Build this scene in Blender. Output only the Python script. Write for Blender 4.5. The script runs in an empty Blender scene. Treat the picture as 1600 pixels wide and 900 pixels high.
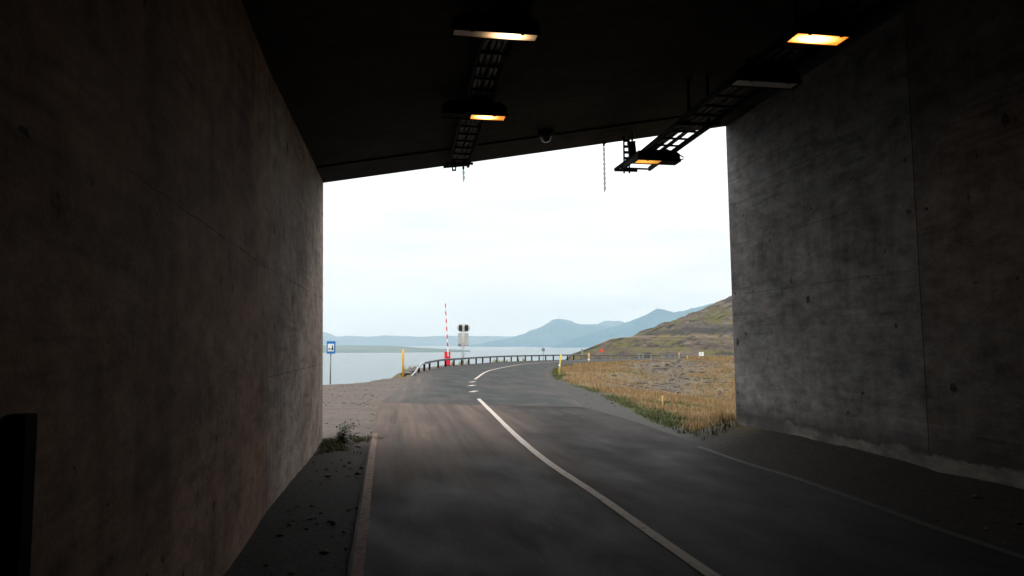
import bpy, math, random
import numpy as np
from mathutils import Vector, Matrix

random.seed(7)
rng = np.random.default_rng(7)
S = bpy.context.scene
C = S.collection
R = math.radians

# ------------------------------------------------------------------ camera
F = 1150.0                      # focal length in px of the 1600 px wide photograph
PITCH = math.atan(88.0 / F)
CAMH = 2.0
cam_d = bpy.data.cameras.new('camera')
cam_d.sensor_width = 36.0
cam_d.lens = 36.0 * F / 1600.0
cam_d.clip_start = 0.1
cam_d.clip_end = 80000
cam = bpy.data.objects.new('camera', cam_d)
C.objects.link(cam)
cam.location = (0, 0, CAMH)
cam.rotation_euler = (math.pi / 2 + PITCH, 0, 0)
S.camera = cam

# ------------------------------------------------------------------ world + sun
SUN_EL, SUN_AZ = R(48), R(200)          # azimuth clockwise from +Y : behind the viewer
w = bpy.data.worlds.new("World")
S.world = w
w.use_nodes = True
nt = w.node_tree
nt.nodes.clear()
wo = nt.nodes.new('ShaderNodeOutputWorld')
bg = nt.nodes.new('ShaderNodeBackground')
sky = nt.nodes.new('ShaderNodeTexSky')
sky.sky_type = 'NISHITA'
sky.sun_disc = False
sky.sun_elevation = SUN_EL
sky.sun_rotation = SUN_AZ
sky.air_density = 1.2
sky.dust_density = 2.0
tc = nt.nodes.new('ShaderNodeTexCoord')
mp = nt.nodes.new('ShaderNodeMapping')
mp.inputs['Scale'].default_value = (1.0, 1.0, 5.5)
nz = nt.nodes.new('ShaderNodeTexNoise')
nz.inputs['Scale'].default_value = 2.6
nz.inputs['Detail'].default_value = 7
nz.inputs['Roughness'].default_value = 0.55
nz.inputs['Distortion'].default_value = 0.4
nt.links.new(tc.outputs['Generated'], mp.inputs['Vector'])
nt.links.new(mp.outputs['Vector'], nz.inputs['Vector'])
cr = nt.nodes.new('ShaderNodeValToRGB')          # cloud brightness
cr.color_ramp.elements[0].position = 0.36
cr.color_ramp.elements[0].color = (9.6, 10.0, 10.2, 1)
cr.color_ramp.elements[1].position = 0.56
cr.color_ramp.elements[1].color = (11.3, 11.35, 11.4, 1)
nt.links.new(nz.outputs['Fac'], cr.inputs['Fac'])
# thin blue-grey band low over the sea, as the clouds thin out
sx = nt.nodes.new('ShaderNodeSeparateXYZ')
nt.links.new(tc.outputs['Generated'], sx.inputs['Vector'])
mr = nt.nodes.new('ShaderNodeMapRange')
mr.inputs['From Min'].default_value = 0.0
mr.inputs['From Max'].default_value = 0.16
mr.inputs['To Min'].default_value = 0.97
mr.inputs['To Max'].default_value = 0.98
nt.links.new(sx.outputs['Z'], mr.inputs['Value'])
mx = nt.nodes.new('ShaderNodeMixRGB')
nt.links.new(mr.outputs['Result'], mx.inputs['Fac'])
nt.links.new(sky.outputs['Color'], mx.inputs['Color1'])
nt.links.new(cr.outputs['Color'], mx.inputs['Color2'])
# an overcast sky is about three times as bright overhead as at the horizon
mz = nt.nodes.new('ShaderNodeMapRange')
mz.inputs['From Min'].default_value = 0.16
mz.inputs['From Max'].default_value = 1.0
mz.inputs['To Min'].default_value = 1.0
mz.inputs['To Max'].default_value = 3.0
nt.links.new(sx.outputs['Z'], mz.inputs['Value'])
ml = nt.nodes.new('ShaderNodeVectorMath'); ml.operation = 'SCALE'
nt.links.new(mx.outputs['Color'], ml.inputs[0])
nt.links.new(mz.outputs['Result'], ml.inputs['Scale'])
nt.links.new(ml.outputs['Vector'], bg.inputs['Color'])
bg.inputs['Strength'].default_value = 0.1
nt.links.new(bg.outputs['Background'], wo.inputs['Surface'])

sd = bpy.data.lights.new('sun', 'SUN')
sd.energy = 0.7
sd.angle = R(14)
sd.color = (1.0, 0.96, 0.9)
sun = bpy.data.objects.new('sun', sd)
C.objects.link(sun)
sdir = Vector((math.sin(SUN_AZ) * math.cos(SUN_EL), math.cos(SUN_AZ) * math.cos(SUN_EL), math.sin(SUN_EL)))
sun.rotation_euler = sdir.to_track_quat('Z', 'Y').to_euler()

S.view_settings.view_transform = 'Standard'
S.view_settings.look = 'None'
S.view_settings.exposure = 0.0
S.view_settings.gamma = 1.0
S.view_settings.use_curve_mapping = False
cy = S.cycles
cy.use_denoising = True
cy.max_bounces = 8
cy.diffuse_bounces = 5
cy.glossy_bounces = 4
cy.transmission_bounces = 6
cy.transparent_max_bounces = 8
cy.volume_bounces = 0
cy.sample_clamp_indirect = 4.0
cy.caustics_reflective = False
cy.caustics_refractive = False

# ------------------------------------------------------------------ geometry of the view
cp, sp = math.cos(PITCH), math.sin(PITCH)
def ray(px, py):
    u, v = (px - 800) / F, (450 - py) / F
    return Vector((u, cp - v * sp, sp + v * cp))
def ground(px, py, z=0.0):
    d = ray(px, py)
    t = (z - CAMH) / d.z
    return Vector((d.x * t, d.y * t, z))
def atY(px, py, Y):
    d = ray(px, py)
    t = Y / d.y
    return Vector((d.x * t, Y, CAMH + d.z * t))
def sizeat(n, Y):               # metres covered by n pixels at distance Y
    return n * Y / F

# ------------------------------------------------------------------ numpy noise
def _hash(ix, iy, seed):
    h = (ix.astype(np.int64) * 374761393 + iy.astype(np.int64) * 668265263 + seed * 1442695041) & 0xffffffff
    h = ((h ^ (h >> 13)) * 1274126177) & 0xffffffff
    h = h ^ (h >> 16)
    return (h & 0xffff) / 65535.0
def vnoise(x, y, seed=0):
    x = np.asarray(x, float); y = np.asarray(y, float)
    ix, iy = np.floor(x), np.floor(y)
    fx, fy = x - ix, y - iy
    fx = fx * fx * (3 - 2 * fx); fy = fy * fy * (3 - 2 * fy)
    a = _hash(ix, iy, seed); b = _hash(ix + 1, iy, seed)
    c = _hash(ix, iy + 1, seed); d = _hash(ix + 1, iy + 1, seed)
    return (a * (1 - fx) + b * fx) * (1 - fy) + (c * (1 - fx) + d * fx) * fy
def fbm(x, y, seed=0, oct=4, rough=0.5):
    s, a, n = 0, 1.0, 0
    for k in range(oct):
        s = s + a * vnoise(np.asarray(x) * 2 ** k + 17.3 * k, np.asarray(y) * 2 ** k - 9.1 * k, seed + k)
        n += a; a *= rough
    return s / n
def sst(a, b, x):
    t = np.clip((np.asarray(x, float) - a) / (b - a), 0, 1)
    return t * t * (3 - 2 * t)
def seg_dist(P, pts):
    """distance of points P (N,2) to a polyline"""
    best = np.full(len(P), 1e9)
    for a, b in zip(pts[:-1], pts[1:]):
        a = np.array(a[:2], float); b = np.array(b[:2], float)
        ab = b - a
        t = np.clip(((P - a) @ ab) / (ab @ ab + 1e-12), 0, 1)
        d = np.hypot(*(P - (a + t[:, None] * ab)).T)
        best = np.minimum(best, d)
    return best
def inside(P, poly):
    x, y = P[:, 0], P[:, 1]
    r = np.zeros(len(P), bool)
    n = len(poly)
    for i in range(n):
        x1, y1 = poly[i][0], poly[i][1]; x2, y2 = poly[(i + 1) % n][0], poly[(i + 1) % n][1]
        if y1 == y2: continue
        c = ((y1 > y) != (y2 > y)) & (x < (x2 - x1) * (y - y1) / (y2 - y1) + x1)
        r ^= c
    return r
def smooth_line(pts, n):
    """Catmull-Rom through pts, n points evenly spread by length"""
    P = [np.array(p[:2], float) for p in pts]
    P = [2 * P[0] - P[1]] + P + [2 * P[-1] - P[-2]]
    out = []
    for i in range(1, len(P) - 2):
        for t in np.linspace(0, 1, 24, endpoint=False):
            p0, p1, p2, p3 = P[i - 1:i + 3]
            out.append(0.5 * (2 * p1 + (p2 - p0) * t + (2 * p0 - 5 * p1 + 4 * p2 - p3) * t * t + (3 * p1 - p0 - 3 * p2 + p3) * t ** 3))
    out.append(P[-2])
    out = np.array(out)
    L = np.concatenate([[0], np.cumsum(np.hypot(*np.diff(out, axis=0).T))])
    s = np.linspace(0, L[-1], n)
    return np.stack([np.interp(s, L, out[:, 0]), np.interp(s, L, out[:, 1])], 1)

# ------------------------------------------------------------------ materials
def mat(name):
    m = bpy.data.materials.new(name)
    m.use_nodes = True
    t = m.node_tree
    b = t.nodes['Principled BSDF']
    return m, t, b
def N(t, kind, **kw):
    n = t.nodes.new(kind)
    for k, v in kw.items():
        if k in n.inputs.keys(): n.inputs[k].default_value = v
        else: setattr(n, k, v)
    return n
def noise(t, vec, scale, detail=5, rough=0.55, stretch=None, dist=0.0):
    if stretch:
        m = N(t, 'ShaderNodeMapping'); m.inputs['Scale'].default_value = stretch
        t.links.new(vec, m.inputs['Vector']); vec = m.outputs['Vector']
    n = N(t, 'ShaderNodeTexNoise', Scale=scale, Detail=detail, Roughness=rough, Distortion=dist)
    t.links.new(vec, n.inputs['Vector'])
    return n.outputs['Fac']
def ramp(t, fac, stops):
    r = N(t, 'ShaderNodeValToRGB')
    e = r.color_ramp.elements
    while len(e) < len(stops): e.new(0.5)
    for k, (p, c) in enumerate(stops):
        e[k].position = p
        e[k].color = (*c, 1) if not isinstance(c, (int, float)) else (c, c, c, 1)
    t.links.new(fac, r.inputs['Fac'])
    return r.outputs['Color']
def mixc(t, fac, a, b, blend='MIX'):
    m = N(t, 'ShaderNodeMixRGB', blend_type=blend)
    for s, v in ((m.inputs['Fac'], fac), (m.inputs['Color1'], a), (m.inputs['Color2'], b)):
        if isinstance(v, (int, float)): s.default_value = v
        elif isinstance(v, tuple): s.default_value = (*v, 1)
        else: t.links.new(v, s)
    return m.outputs['Color']
def mth(t, op, a, b=0.0, c=None):
    m = N(t, 'ShaderNodeMath', operation=op)
    for s, v in zip(m.inputs, (a, b, c)):
        if v is None: continue
        if isinstance(v, (int, float)): s.default_value = v
        else: t.links.new(v, s)
    return m.outputs[0]
def bump(t, b, h, strength=0.3, dist=0.02):
    n = N(t, 'ShaderNodeBump', Strength=strength, Distance=dist)
    t.links.new(h, n.inputs['Height'])
    t.links.new(n.outputs['Normal'], b.inputs['Normal'])
def opos(t):
    return N(t, 'ShaderNodeTexCoord').outputs['Object']
def plain(name, col, rough=0.6, metal=0.0, var=0.25, scale=30.0, spec=0.4):
    m, t, b = mat(name)
    f = noise(t, opos(t), scale, 4)
    lo = tuple(c * (1 - var) for c in col); hi = tuple(min(1, c * (1 + var)) for c in col)
    t.links.new(ramp(t, f, [(0.3, lo), (0.7, hi)]), b.inputs['Base Color'])
    b.inputs['Roughness'].default_value = rough
    b.inputs['Metallic'].default_value = metal
    b.inputs['Specular IOR Level'].default_value = spec
    return m

def concrete(name, hj, vj, base_hi, base_lo, warm, seedoff, footing=False, pour_shades=()):
    """board-cast concrete; UV is in metres (along the wall, up the wall)"""
    m, t, b = mat(name)
    uvn = N(t, 'ShaderNodeUVMap'); uvn.uv_map = 'UVMap'
    off = N(t, 'ShaderNodeMapping'); off.inputs['Location'].default_value = (seedoff, seedoff * 1.7, 0)
    t.links.new(uvn.outputs['UV'], off.inputs['Vector'])
    uv = off.outputs['Vector']
    sep = N(t, 'ShaderNodeSeparateXYZ'); t.links.new(uvn.outputs['UV'], sep.inputs['Vector'])
    U, V = sep.outputs['X'], sep.outputs['Y']
    big = noise(t, uv, 0.35, 6, 0.6)
    med = noise(t, uv, 1.9, 6, 0.62)
    fine = noise(t, uv, 38, 5, 0.6)
    streak = noise(t, uv, 1.0, 6, 0.6, (4.2, 0.35, 1))
    streak2 = noise(t, uv, 1.0, 5, 0.6, (15, 0.6, 1))
    boards = noise(t, uv, 1.0, 3, 0.5, (0.5, 11, 1))
    col = ramp(t, big, [(0.34, base_lo), (0.64, base_hi)])
    col = mixc(t, mth(t, 'MULTIPLY', ramp(t, med, [(0.42, 0.0), (0.66, 1.0)]), 0.6), col, warm)
    mot = noise(t, uv, 1.15, 9, 0.74, (.62, .9, 1), .25)
    col = mixc(t, 0.68, col, ramp(t, mot, [(0.33, 0.30), (0.47, 0.80), (0.60, 1.12)]), 'MULTIPLY')
    mot2 = noise(t, uv, 5.0, 7, 0.72, (.5, 1, 1))
    col = mixc(t, 0.6, col, ramp(t, mot2, [(0.36, 0.38), (0.6, 1.12)]), 'MULTIPLY')
    dripm = ramp(t, noise(t, uv, 0.6, 5, 0.6), [(0.46, 0.0), (0.62, 1.0)])
    col = mixc(t, mth(t, 'MULTIPLY', dripm, 0.55), col, mixc(t, 1.0, col, ramp(t, streak, [(0.34, 0.35), (0.58, 1.0)]), 'MULTIPLY'))
    col = mixc(t, 0.15, col, ramp(t, streak2, [(0.3, 0.5), (0.6, 1.0)]), 'MULTIPLY')
    bm = ramp(t, noise(t, uv, 0.45, 4, 0.6, (1, 1.6, 1)), [(0.50, 0.0), (0.62, 1.0)])
    col = mixc(t, mth(t, 'MULTIPLY', bm, .55), col, mixc(t, 1.0, col, ramp(t, boards, [(0.36, 0.45), (0.5, 1.0)]), 'MULTIPLY'))
    col = mixc(t, 0.55, col, ramp(t, fine, [(0.3, 0.55), (0.65, 1.05)]), 'MULTIPLY')
    for (u0, tone) in pour_shades:                 # tone of each cast length, with deeper lengths darkened as painted shade
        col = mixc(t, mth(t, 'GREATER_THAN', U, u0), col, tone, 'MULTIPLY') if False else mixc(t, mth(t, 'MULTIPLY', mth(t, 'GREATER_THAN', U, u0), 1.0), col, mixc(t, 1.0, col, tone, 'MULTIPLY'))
    # dark blotches and tie holes, drawn out downwards
    vm = N(t, 'ShaderNodeMapping'); vm.inputs['Scale'].default_value = (0.95, 0.8, 1)
    wn = N(t, 'ShaderNodeTexNoise', Scale=9.0, Detail=6, Roughness=.7); t.links.new(uv, wn.inputs['Vector'])
    wv = mixc(t, 0.16, uv, wn.outputs['Color'])
    t.links.new(wv, vm.inputs['Vector'])
    vo = N(t, 'ShaderNodeTexVoronoi', Scale=2.3); t.links.new(vm.outputs['Vector'], vo.inputs['Vector'])
    rsep = N(t, 'ShaderNodeSeparateColor'); t.links.new(vo.outputs['Color'], rsep.inputs['Color'])
    rad = mth(t, 'MULTIPLY_ADD', rsep.outputs['Red'], 0.21, -0.065)
    blot = mth(t, 'SUBTRACT', rad, vo.outputs['Distance'])
    blot = ramp(t, mth(t, 'MULTIPLY_ADD', blot, 12.0, 0.4), [(0.35, 0.0), (0.8, 1.0)])
    col = mixc(t, mth(t, 'MULTIPLY', blot, 0.8), col, (0.018, 0.016, 0.015))
    # second set : fine pinholes
    vo2 = N(t, 'ShaderNodeTexVoronoi', Scale=4.5); t.links.new(wv, vo2.inputs['Vector'])
    rs2 = N(t, 'ShaderNodeSeparateColor'); t.links.new(vo2.outputs['Color'], rs2.inputs['Color'])
    pin = mth(t, 'GREATER_THAN', mth(t, 'SUBTRACT', mth(t, 'MULTIPLY_ADD', rs2.outputs['Green'], 0.34, -0.19), vo2.outputs['Distance']), 0.0)
    col = mixc(t, mth(t, 'MULTIPLY', pin, 0.8), col, (0.03, 0.027, 0.025))
    # pour joints (slightly wavy), wider in places
    wob = mth(t, 'MULTIPLY_ADD', noise(t, uv, 1.3, 3), 0.06, -0.03)
    jn = noise(t, uv, 0.8, 5, .6)
    jw = mth(t, 'MULTIPLY_ADD', ramp(t, jn, [(0.56, 0.0), (0.70, 1.0)]), 0.014, 0.006)
    jvis = ramp(t, noise(t, off.outputs['Vector'], 0.55, 4, .6), [(.36, .12), (.58, .85)])
    joint = None
    for h, umax in hj:
        d = mth(t, 'ABSOLUTE', mth(t, 'SUBTRACT', mth(t, 'ADD', V, wob), h))
        j = mth(t, 'MULTIPLY', mth(t, 'MULTIPLY', mth(t, 'LESS_THAN', d, jw), mth(t, 'LESS_THAN', U, umax)), jvis)
        joint = j if joint is None else mth(t, 'MAXIMUM', joint, j)
    for v in vj:
        d = mth(t, 'ABSOLUTE', mth(t, 'SUBTRACT', mth(t, 'MULTIPLY_ADD', wob, 0.35, U), v))
        j = mth(t, 'LESS_THAN', d, mth(t, 'MULTIPLY_ADD', jw, .9, .004))
        joint = j if joint is None else mth(t, 'MAXIMUM', joint, j)
    if joint is not None:
        col = mixc(t, mth(t, 'MULTIPLY', joint, .9), col, (0.03, 0.026, 0.023))
    if footing:
        edge = mth(t, 'MULTIPLY_ADD', noise(t, uv, 0.7, 7, 0.62), 0.85, 0.10)
        low = mth(t, 'MULTIPLY', ramp(t, mth(t, 'SUBTRACT', edge, V), [(0.0, 0.0), (.05, 1.0)]), ramp(t, noise(t, uv, .5, 5, .6), [(.42, .05), (.54, 1.0)]))
        grime = ramp(t, mth(t, 'SUBTRACT', V, edge), [(0.0, 1.0), (0.34, 0.0)])
        col = mixc(t, mth(t, 'MULTIPLY', grime, 0.75), col, (0.045, 0.042, 0.038))
        col = mixc(t, mth(t, 'MULTIPLY', low, 0.7), col, mixc(t, .8, (0.33, 0.295, 0.26), ramp(t, mot2, [(.35, .4), (.6, 1.0)]), 'MULTIPLY'))
    t.links.new(col, b.inputs['Base Color'])
    b.inputs['Roughness'].default_value = 0.85
    b.inputs['Specular IOR Level'].default_value = 0.08
    hgt = mth(t, 'ADD', mth(t, 'MULTIPLY', fine, 0.25), mth(t, 'MULTIPLY', boards, 0.5))
    hgt = mth(t, 'SUBTRACT', hgt, mth(t, 'MULTIPLY', blot, 0.8))
    if joint is not None: hgt = mth(t, 'SUBTRACT', hgt, joint)
    bump(t, b, hgt, 0.5, 0.012)
    return m

M = {}
M['dark_steel'] = plain('dark_steel', (0.008, 0.008, 0.0085), 0.75, 0.0, .25, 30, .08)
M['black_box'] = plain('black_box', (0.006, 0.006, 0.0065), 0.8, 0, .2, 30, .1)
M['galv'] = plain('galvanised', (0.22, 0.23, 0.24), 0.5, 0.6)
M['rail_far'] = plain('dull_rail', (.13, .115, .10), .6, .1)
M['rail_dark'] = plain('weathered_rail', (0.13, 0.14, 0.15), 0.55, 0.4)
M['pale_metal'] = plain('pale_metal', (0.58, 0.59, 0.58), 0.5, 0.1)
M['panel_back'] = plain('sign_back', (0.46, 0.45, 0.43), 0.6, 0.1)
M['rail_end'] = plain('rail_end', (0.33, 0.34, 0.34), 0.5, 0.1)
M['red'] = plain('red_paint', (0.74, 0.010, 0.03), 0.45, 0, 0.12)
M['white'] = plain('white_paint', (0.78, 0.78, 0.76), 0.45, 0, 0.05)
M['yellow'] = plain('yellow_plastic', (0.80, 0.42, 0.03), 0.5, 0, 0.1)
M['pale_yellow'] = plain('faded_yellow', (0.74, 0.58, 0.10), 0.5, 0, 0.12)
M['tan_post'] = plain('tan_post', (0.52, 0.33, 0.12), 0.6, 0, 0.15)
M['blue'] = plain('blue_sign', (0.010, 0.16, 0.46), 0.4, 0, 0.08)
M['black'] = plain('black_paint', (0.012, 0.012, 0.012), 0.5)
M['orange'] = plain('orange_sign', (0.80, 0.17, 0.02), 0.5, 0, 0.1)
M['grey'] = plain('grey_paint', (0.19, 0.20, 0.21), 0.5)
M['lens_off'] = plain('unlit_lens', (0.42, 0.40, 0.36), 0.3)
M['rock'] = plain('rock', (0.10, 0.092, 0.085), 0.9, 0, 0.5, 6)
M['leaf'] = plain('weed_leaf', (0.035, 0.055, 0.018), 0.6, 0, 0.4, 9)
M['stem'] = plain('weed_stem', (0.07, 0.05, 0.03), 0.8)

def lens_mat(name, strength, hot, cool, cx, rx, ry, floor):
    """glowing glass: bright at the bulb, dimmer towards the ends of the reflector"""
    m, t, b = mat(name)
    p = opos(t)
    s = N(t, 'ShaderNodeSeparateXYZ'); t.links.new(p, s.inputs['Vector'])
    dx = mth(t, 'DIVIDE', mth(t, 'SUBTRACT', s.outputs['X'], cx), rx)
    dy = mth(t, 'DIVIDE', s.outputs['Y'], ry)
    r2 = mth(t, 'ADD', mth(t, 'MULTIPLY', dx, dx), mth(t, 'MULTIPLY', dy, dy))
    g = mth(t, 'POWER', 2.718, mth(t, 'MULTIPLY', r2, -1.0))
    flute = mth(t, 'MULTIPLY_ADD', mth(t, 'SINE', mth(t, 'MULTIPLY', s.outputs['Y'], 90.0)), 0.12, 0.9)
    g = mth(t, 'MULTIPLY', g, flute)
    col = mixc(t, g, cool, hot)
    t.links.new(col, b.inputs['Emission Color'])
    t.links.new(mth(t, 'MULTIPLY_ADD', g, strength, floor), b.inputs['Emission Strength'])
    b.inputs['Base Color'].default_value = (0.09, 0.08, 0.07, 1)
    b.inputs['Roughness'].default_value = 0.25
    return m

# ------------------------------------------------------------------ object helpers
def tag(o, label=None, cat=None, group=None, kind=None):
    if label: o['label'] = label
    if cat: o['category'] = cat
    if group: o['group'] = group
    if kind: o['kind'] = kind
    return o
def empty(name, loc, rz=0.0, label=None, cat=None, group=None):
    o = bpy.data.objects.new(name, None)
    o.empty_display_size = 0.2
    C.objects.link(o)
    o.location = loc
    o.rotation_euler = (0, 0, rz)
    return tag(o, label, cat, group)
class MB:
    def __init__(s): s.v = []; s.f = []; s.mi = []
    def add(s, vs, fs, mi=0):
        k = len(s.v)
        s.v += [tuple(v) for v in vs]
        s.f += [tuple(i + k for i in f) for f in fs]
        s.mi += [mi] * len(fs)
        return s
    def box(s, c, d, rot=None, mi=0, taper=1.0):
        x, y, z = d[0] / 2, d[1] / 2, d[2] / 2
        vs = []
        for zz in (-z, z):
            k = taper if zz > 0 else 1.0
            for xx, yy in ((-x, -y), (x, -y), (x, y), (-x, y)):
                v = Vector((xx * k, yy * k, zz))
                if rot is not None: v = rot @ v
                vs.append(v + Vector(c))
        return s.add(vs, [(3, 2, 1, 0), (4, 5, 6, 7), (0, 1, 5, 4), (1, 2, 6, 5), (2, 3, 7, 6), (3, 0, 4, 7)], mi)
    def tube(s, pts, r, n=8, mi=0, cap=True):
        pts = [Vector(p) for p in pts]
        rs = r if isinstance(r, (list, tuple)) else [r] * len(pts)
        vs = []
        for i, p in enumerate(pts):
            d = (pts[min(i + 1, len(pts) - 1)] - pts[max(i - 1, 0)]).normalized()
            a = d.orthogonal().normalized() if abs(d.z) > 0.9 else d.cross(Vector((0, 0, 1))).normalized()
            b_ = d.cross(a)
            for k in range(n):
                th = 2 * math.pi * k / n
                vs.append(p + (a * math.cos(th) + b_ * math.sin(th)) * rs[i])
        fs = []
        for i in range(len(pts) - 1):
            for k in range(n):
                fs.append((i * n + k, i * n + (k + 1) % n, (i + 1) * n + (k + 1) % n, (i + 1) * n + k))
        if cap:
            fs.append(tuple(range(n - 1, -1, -1)))
            fs.append(tuple((len(pts) - 1) * n + k for k in range(n)))
        return s.add(vs, fs, mi)
    def bar(s, a, b, wdt, hgt, mi=0):
        a, b = Vector(a), Vector(b)
        d = b - a
        q = d.to_track_quat('X', 'Z').to_matrix()
        return s.box((a + b) / 2, (d.length, wdt, hgt), q, mi)
    def prism(s, poly, y0, y1, mi=0):
        """outline in x,z pushed along y"""
        n = len(poly)
        vs = [(x, y0, z) for x, z in poly] + [(x, y1, z) for x, z in poly]
        fs = [tuple(range(n)), tuple(range(2 * n - 1, n - 1, -1))]
        fs += [(i, i + n, (i + 1) % n + n, (i + 1) % n) for i in range(n)]
        return s.add(vs, fs, mi)
    def build(s, name, m, parent=None, smooth=False, bevel=0.0):
        me = bpy.data.meshes.new(name)
        me.from_pydata(s.v, [], s.f)
        ms = m if isinstance(m, (list, tuple)) else [m]
        for x in ms: me.materials.append(x)
        if len(ms) > 1: me.polygons.foreach_set('material_index', s.mi)
        if smooth: me.polygons.foreach_set('use_smooth', [True] * len(me.polygons))
        me.update()
        o = bpy.data.objects.new(name, me)
        C.objects.link(o)
        if parent: o.parent = parent
        if bevel:
            bv = o.modifiers.new('bevel', 'BEVEL'); bv.width = bevel; bv.segments = 2; bv.limit_method = 'ANGLE'
        return o
def copy_tree(o, parent=None):
    c = o.copy()
    C.objects.link(c)
    if parent: c.parent = parent
    for ch in list(o.children): copy_tree(ch, c)
    return c
def oval(cx, cz, rx, rz, n=28):
    return [(cx + rx * math.cos(2 * math.pi * k / n), cz + rz * math.sin(2 * math.pi * k / n)) for k in range(n)]
def capsule(cx, cz, w_, h_, n=10):
    r = h_ / 2; k = w_ / 2 - r
    out = [(cx + k + r * math.cos(a), cz + r * math.sin(a)) for a in np.linspace(-math.pi / 2, math.pi / 2, n)]
    out += [(cx - k + r * math.cos(a), cz + r * math.sin(a)) for a in np.linspace(math.pi / 2, 3 * math.pi / 2, n)]
    return out
def rrect(cx, cz, w_, h_, r, n=4):
    out = []
    for (sx_, sz_, a0) in ((1, 1, 0), (-1, 1, 90), (-1, -1, 180), (1, -1, 270)):
        for k in range(n + 1):
            a = R(a0 + 90 * k / n)
            out.append((cx + sx_ * (w_ / 2 - r) + r * math.cos(a), cz + sz_ * (h_ / 2 - r) + r * math.sin(a)))
    return out
def grid_obj(name, X, Y, Z, m, uv=None, attr=None, smooth=True):
    """X,Y,Z arrays (rows, cols)"""
    nr, nc = X.shape
    v = np.stack([X.ravel(), Y.ravel(), Z.ravel()], 1)
    i = np.arange(nr * nc).reshape(nr, nc)
    f = np.stack([i[:-1, :-1].ravel(), i[:-1, 1:].ravel(), i[1:, 1:].ravel(), i[1:, :-1].ravel()], 1)
    me = bpy.data.meshes.new(name)
    me.from_pydata(v.tolist(), [], f.tolist())
    me.materials.append(m)
    if smooth: me.polygons.foreach_set('use_smooth', [True] * len(me.polygons))
    if uv is not None:
        u = me.uv_layers.new(name='UVMap')
        li = np.zeros(len(me.loops), np.int32); me.loops.foreach_get('vertex_index', li)
        u.data.foreach_set('uv', np.stack([uv[0].ravel(), uv[1].ravel()], 1)[li].ravel())
    if attr is not None:
        a = me.color_attributes.new('mask', 'FLOAT_COLOR', 'POINT')
        a.data.foreach_set('color', np.asarray(attr, float).reshape(-1, 4).ravel())
    me.update()
    o = bpy.data.objects.new(name, me)
    C.objects.link(o)
    return o

# ------------------------------------------------------------------ plan of the tunnel
WL = [(-3.85, 15.15), (-2.93, 8.95), (-2.47, 6.40), (-1.83, 2.90), (-1.30, 0.0), (2.7, -22.0), (7.5, -46.0)]
WR = [(4.80, 15.90), (5.75, 10.30), (7.05, 2.90), (7.60, 0.0), (11.6, -22.0), (16.4, -46.0)]
def wl(Y): return float(np.interp(Y, [p[1] for p in WL][::-1], [p[0] for p in WL][::-1]))
def wr(Y): return float(np.interp(Y, [p[1] for p in WR][::-1], [p[0] for p in WR][::-1]))
LT = atY(506, 285, 15.15)
RT = atY(1135, 198, 15.90)
HL, HR = LT.z, RT.z                       # ceiling height at the two walls
LEAN = -0.09
def ceil_z(X, Y):
    a = (X - wl(Y)) / (wr(Y) - wl(Y))
    return HL + (HR - HL) * a

# ------------------------------------------------------------------ road lines
ctr_px = [(1110, 899), (1000, 822), (929, 771.6), (853, 720.6), (806, 681), (772, 647.6), (747.6, 623.5)]
ctr1 = [ground(*p) for p in ctr_px]
ctr2 = [ground(*p) for p in [(742, 593), (759, 581.5), (778, 576), (815.6, 569.4), (853, 566.4), (880, 564.7)]] + [Vector((12.5, 94.5, 0)), Vector((22, 98.6, 0))]
dashes = [ground(740, 612), ground(737.4, 602.7), ground(738.5, 597)]
ledge = [ground(*p) for p in [(558, 899), (567, 830), (575, 760), (583, 700), (586.5, 677)]]
redge = [ground(*p) for p in [(1491, 836), (1396.7, 802), (1321, 775), (1234, 745), (1162, 723), (1090.7, 698)]]
def back(line):      # carry a tunnel line on behind the viewer, parallel to the wall
    p = line[0]
    off = p.x - wl(p.y)
    return [Vector((wl(y) + off, y, 0)) for y in (-44, -22, 0, 3)] + line
ledge_b, redge_b, ctr1_b = back(ledge), back(redge), back(ctr1)

GR = -0.03           # natural ground lies 3 cm under the asphalt
grass_edge = [Vector((5.6, 9.0, 0)), Vector((4.9, 12.0, 0)), Vector((4.35, 14.5, 0))] + [ground(*p) for p in [(1089, 686), (1031, 662), (996, 645), (962, 628), (916, 608), (884, 600), (868, 592), (862, 583), (866, 575.5), (885, 570.5), (915, 567.5), (960, 565.2), (1060, 563.3)]] + [Vector((25, 104, 0)), Vector((26.5, 121, 0)), Vector((90, 121, 0))]
field_poly = grass_edge + [Vector((90, 9, 0))]
rail_px = [(641, 589), (647, 586), (655, 582), (672, 577.5), (690, 574), (710, 571.8), (735, 569.5), (765, 567), (800, 565), (850, 563.5), (900, 562.5), (960, 561.8), (1010, 561.2), (1062, 560.5)]
rail_pts = [ground(*p) for p in rail_px]
coast = [Vector((-60, 12, 0)), Vector((-30, 25, 0)), Vector((-15, 34, 0))] + [ground(*p) for p in [(508, 599.5), (540, 598), (590, 591), (630, 587)]] + \
        [Vector((-8.3, 52, 0)), Vector((-8.6, 58, 0)), Vector((-8.2, 65, 0)), Vector((-7.4, 71, 0)), Vector((-5.2, 77, 0)), Vector((-2.6, 85, 0)), Vector((1.5, 92, 0)), Vector((6, 98, 0)), Vector((13, 104, 0)), Vector((22, 112, 0)), Vector((30, 150, 0))]
land_poly = coast + [Vector((200, 150, 0)), Vector((200, -60, 0)), Vector((-60, -60, 0))]

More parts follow.
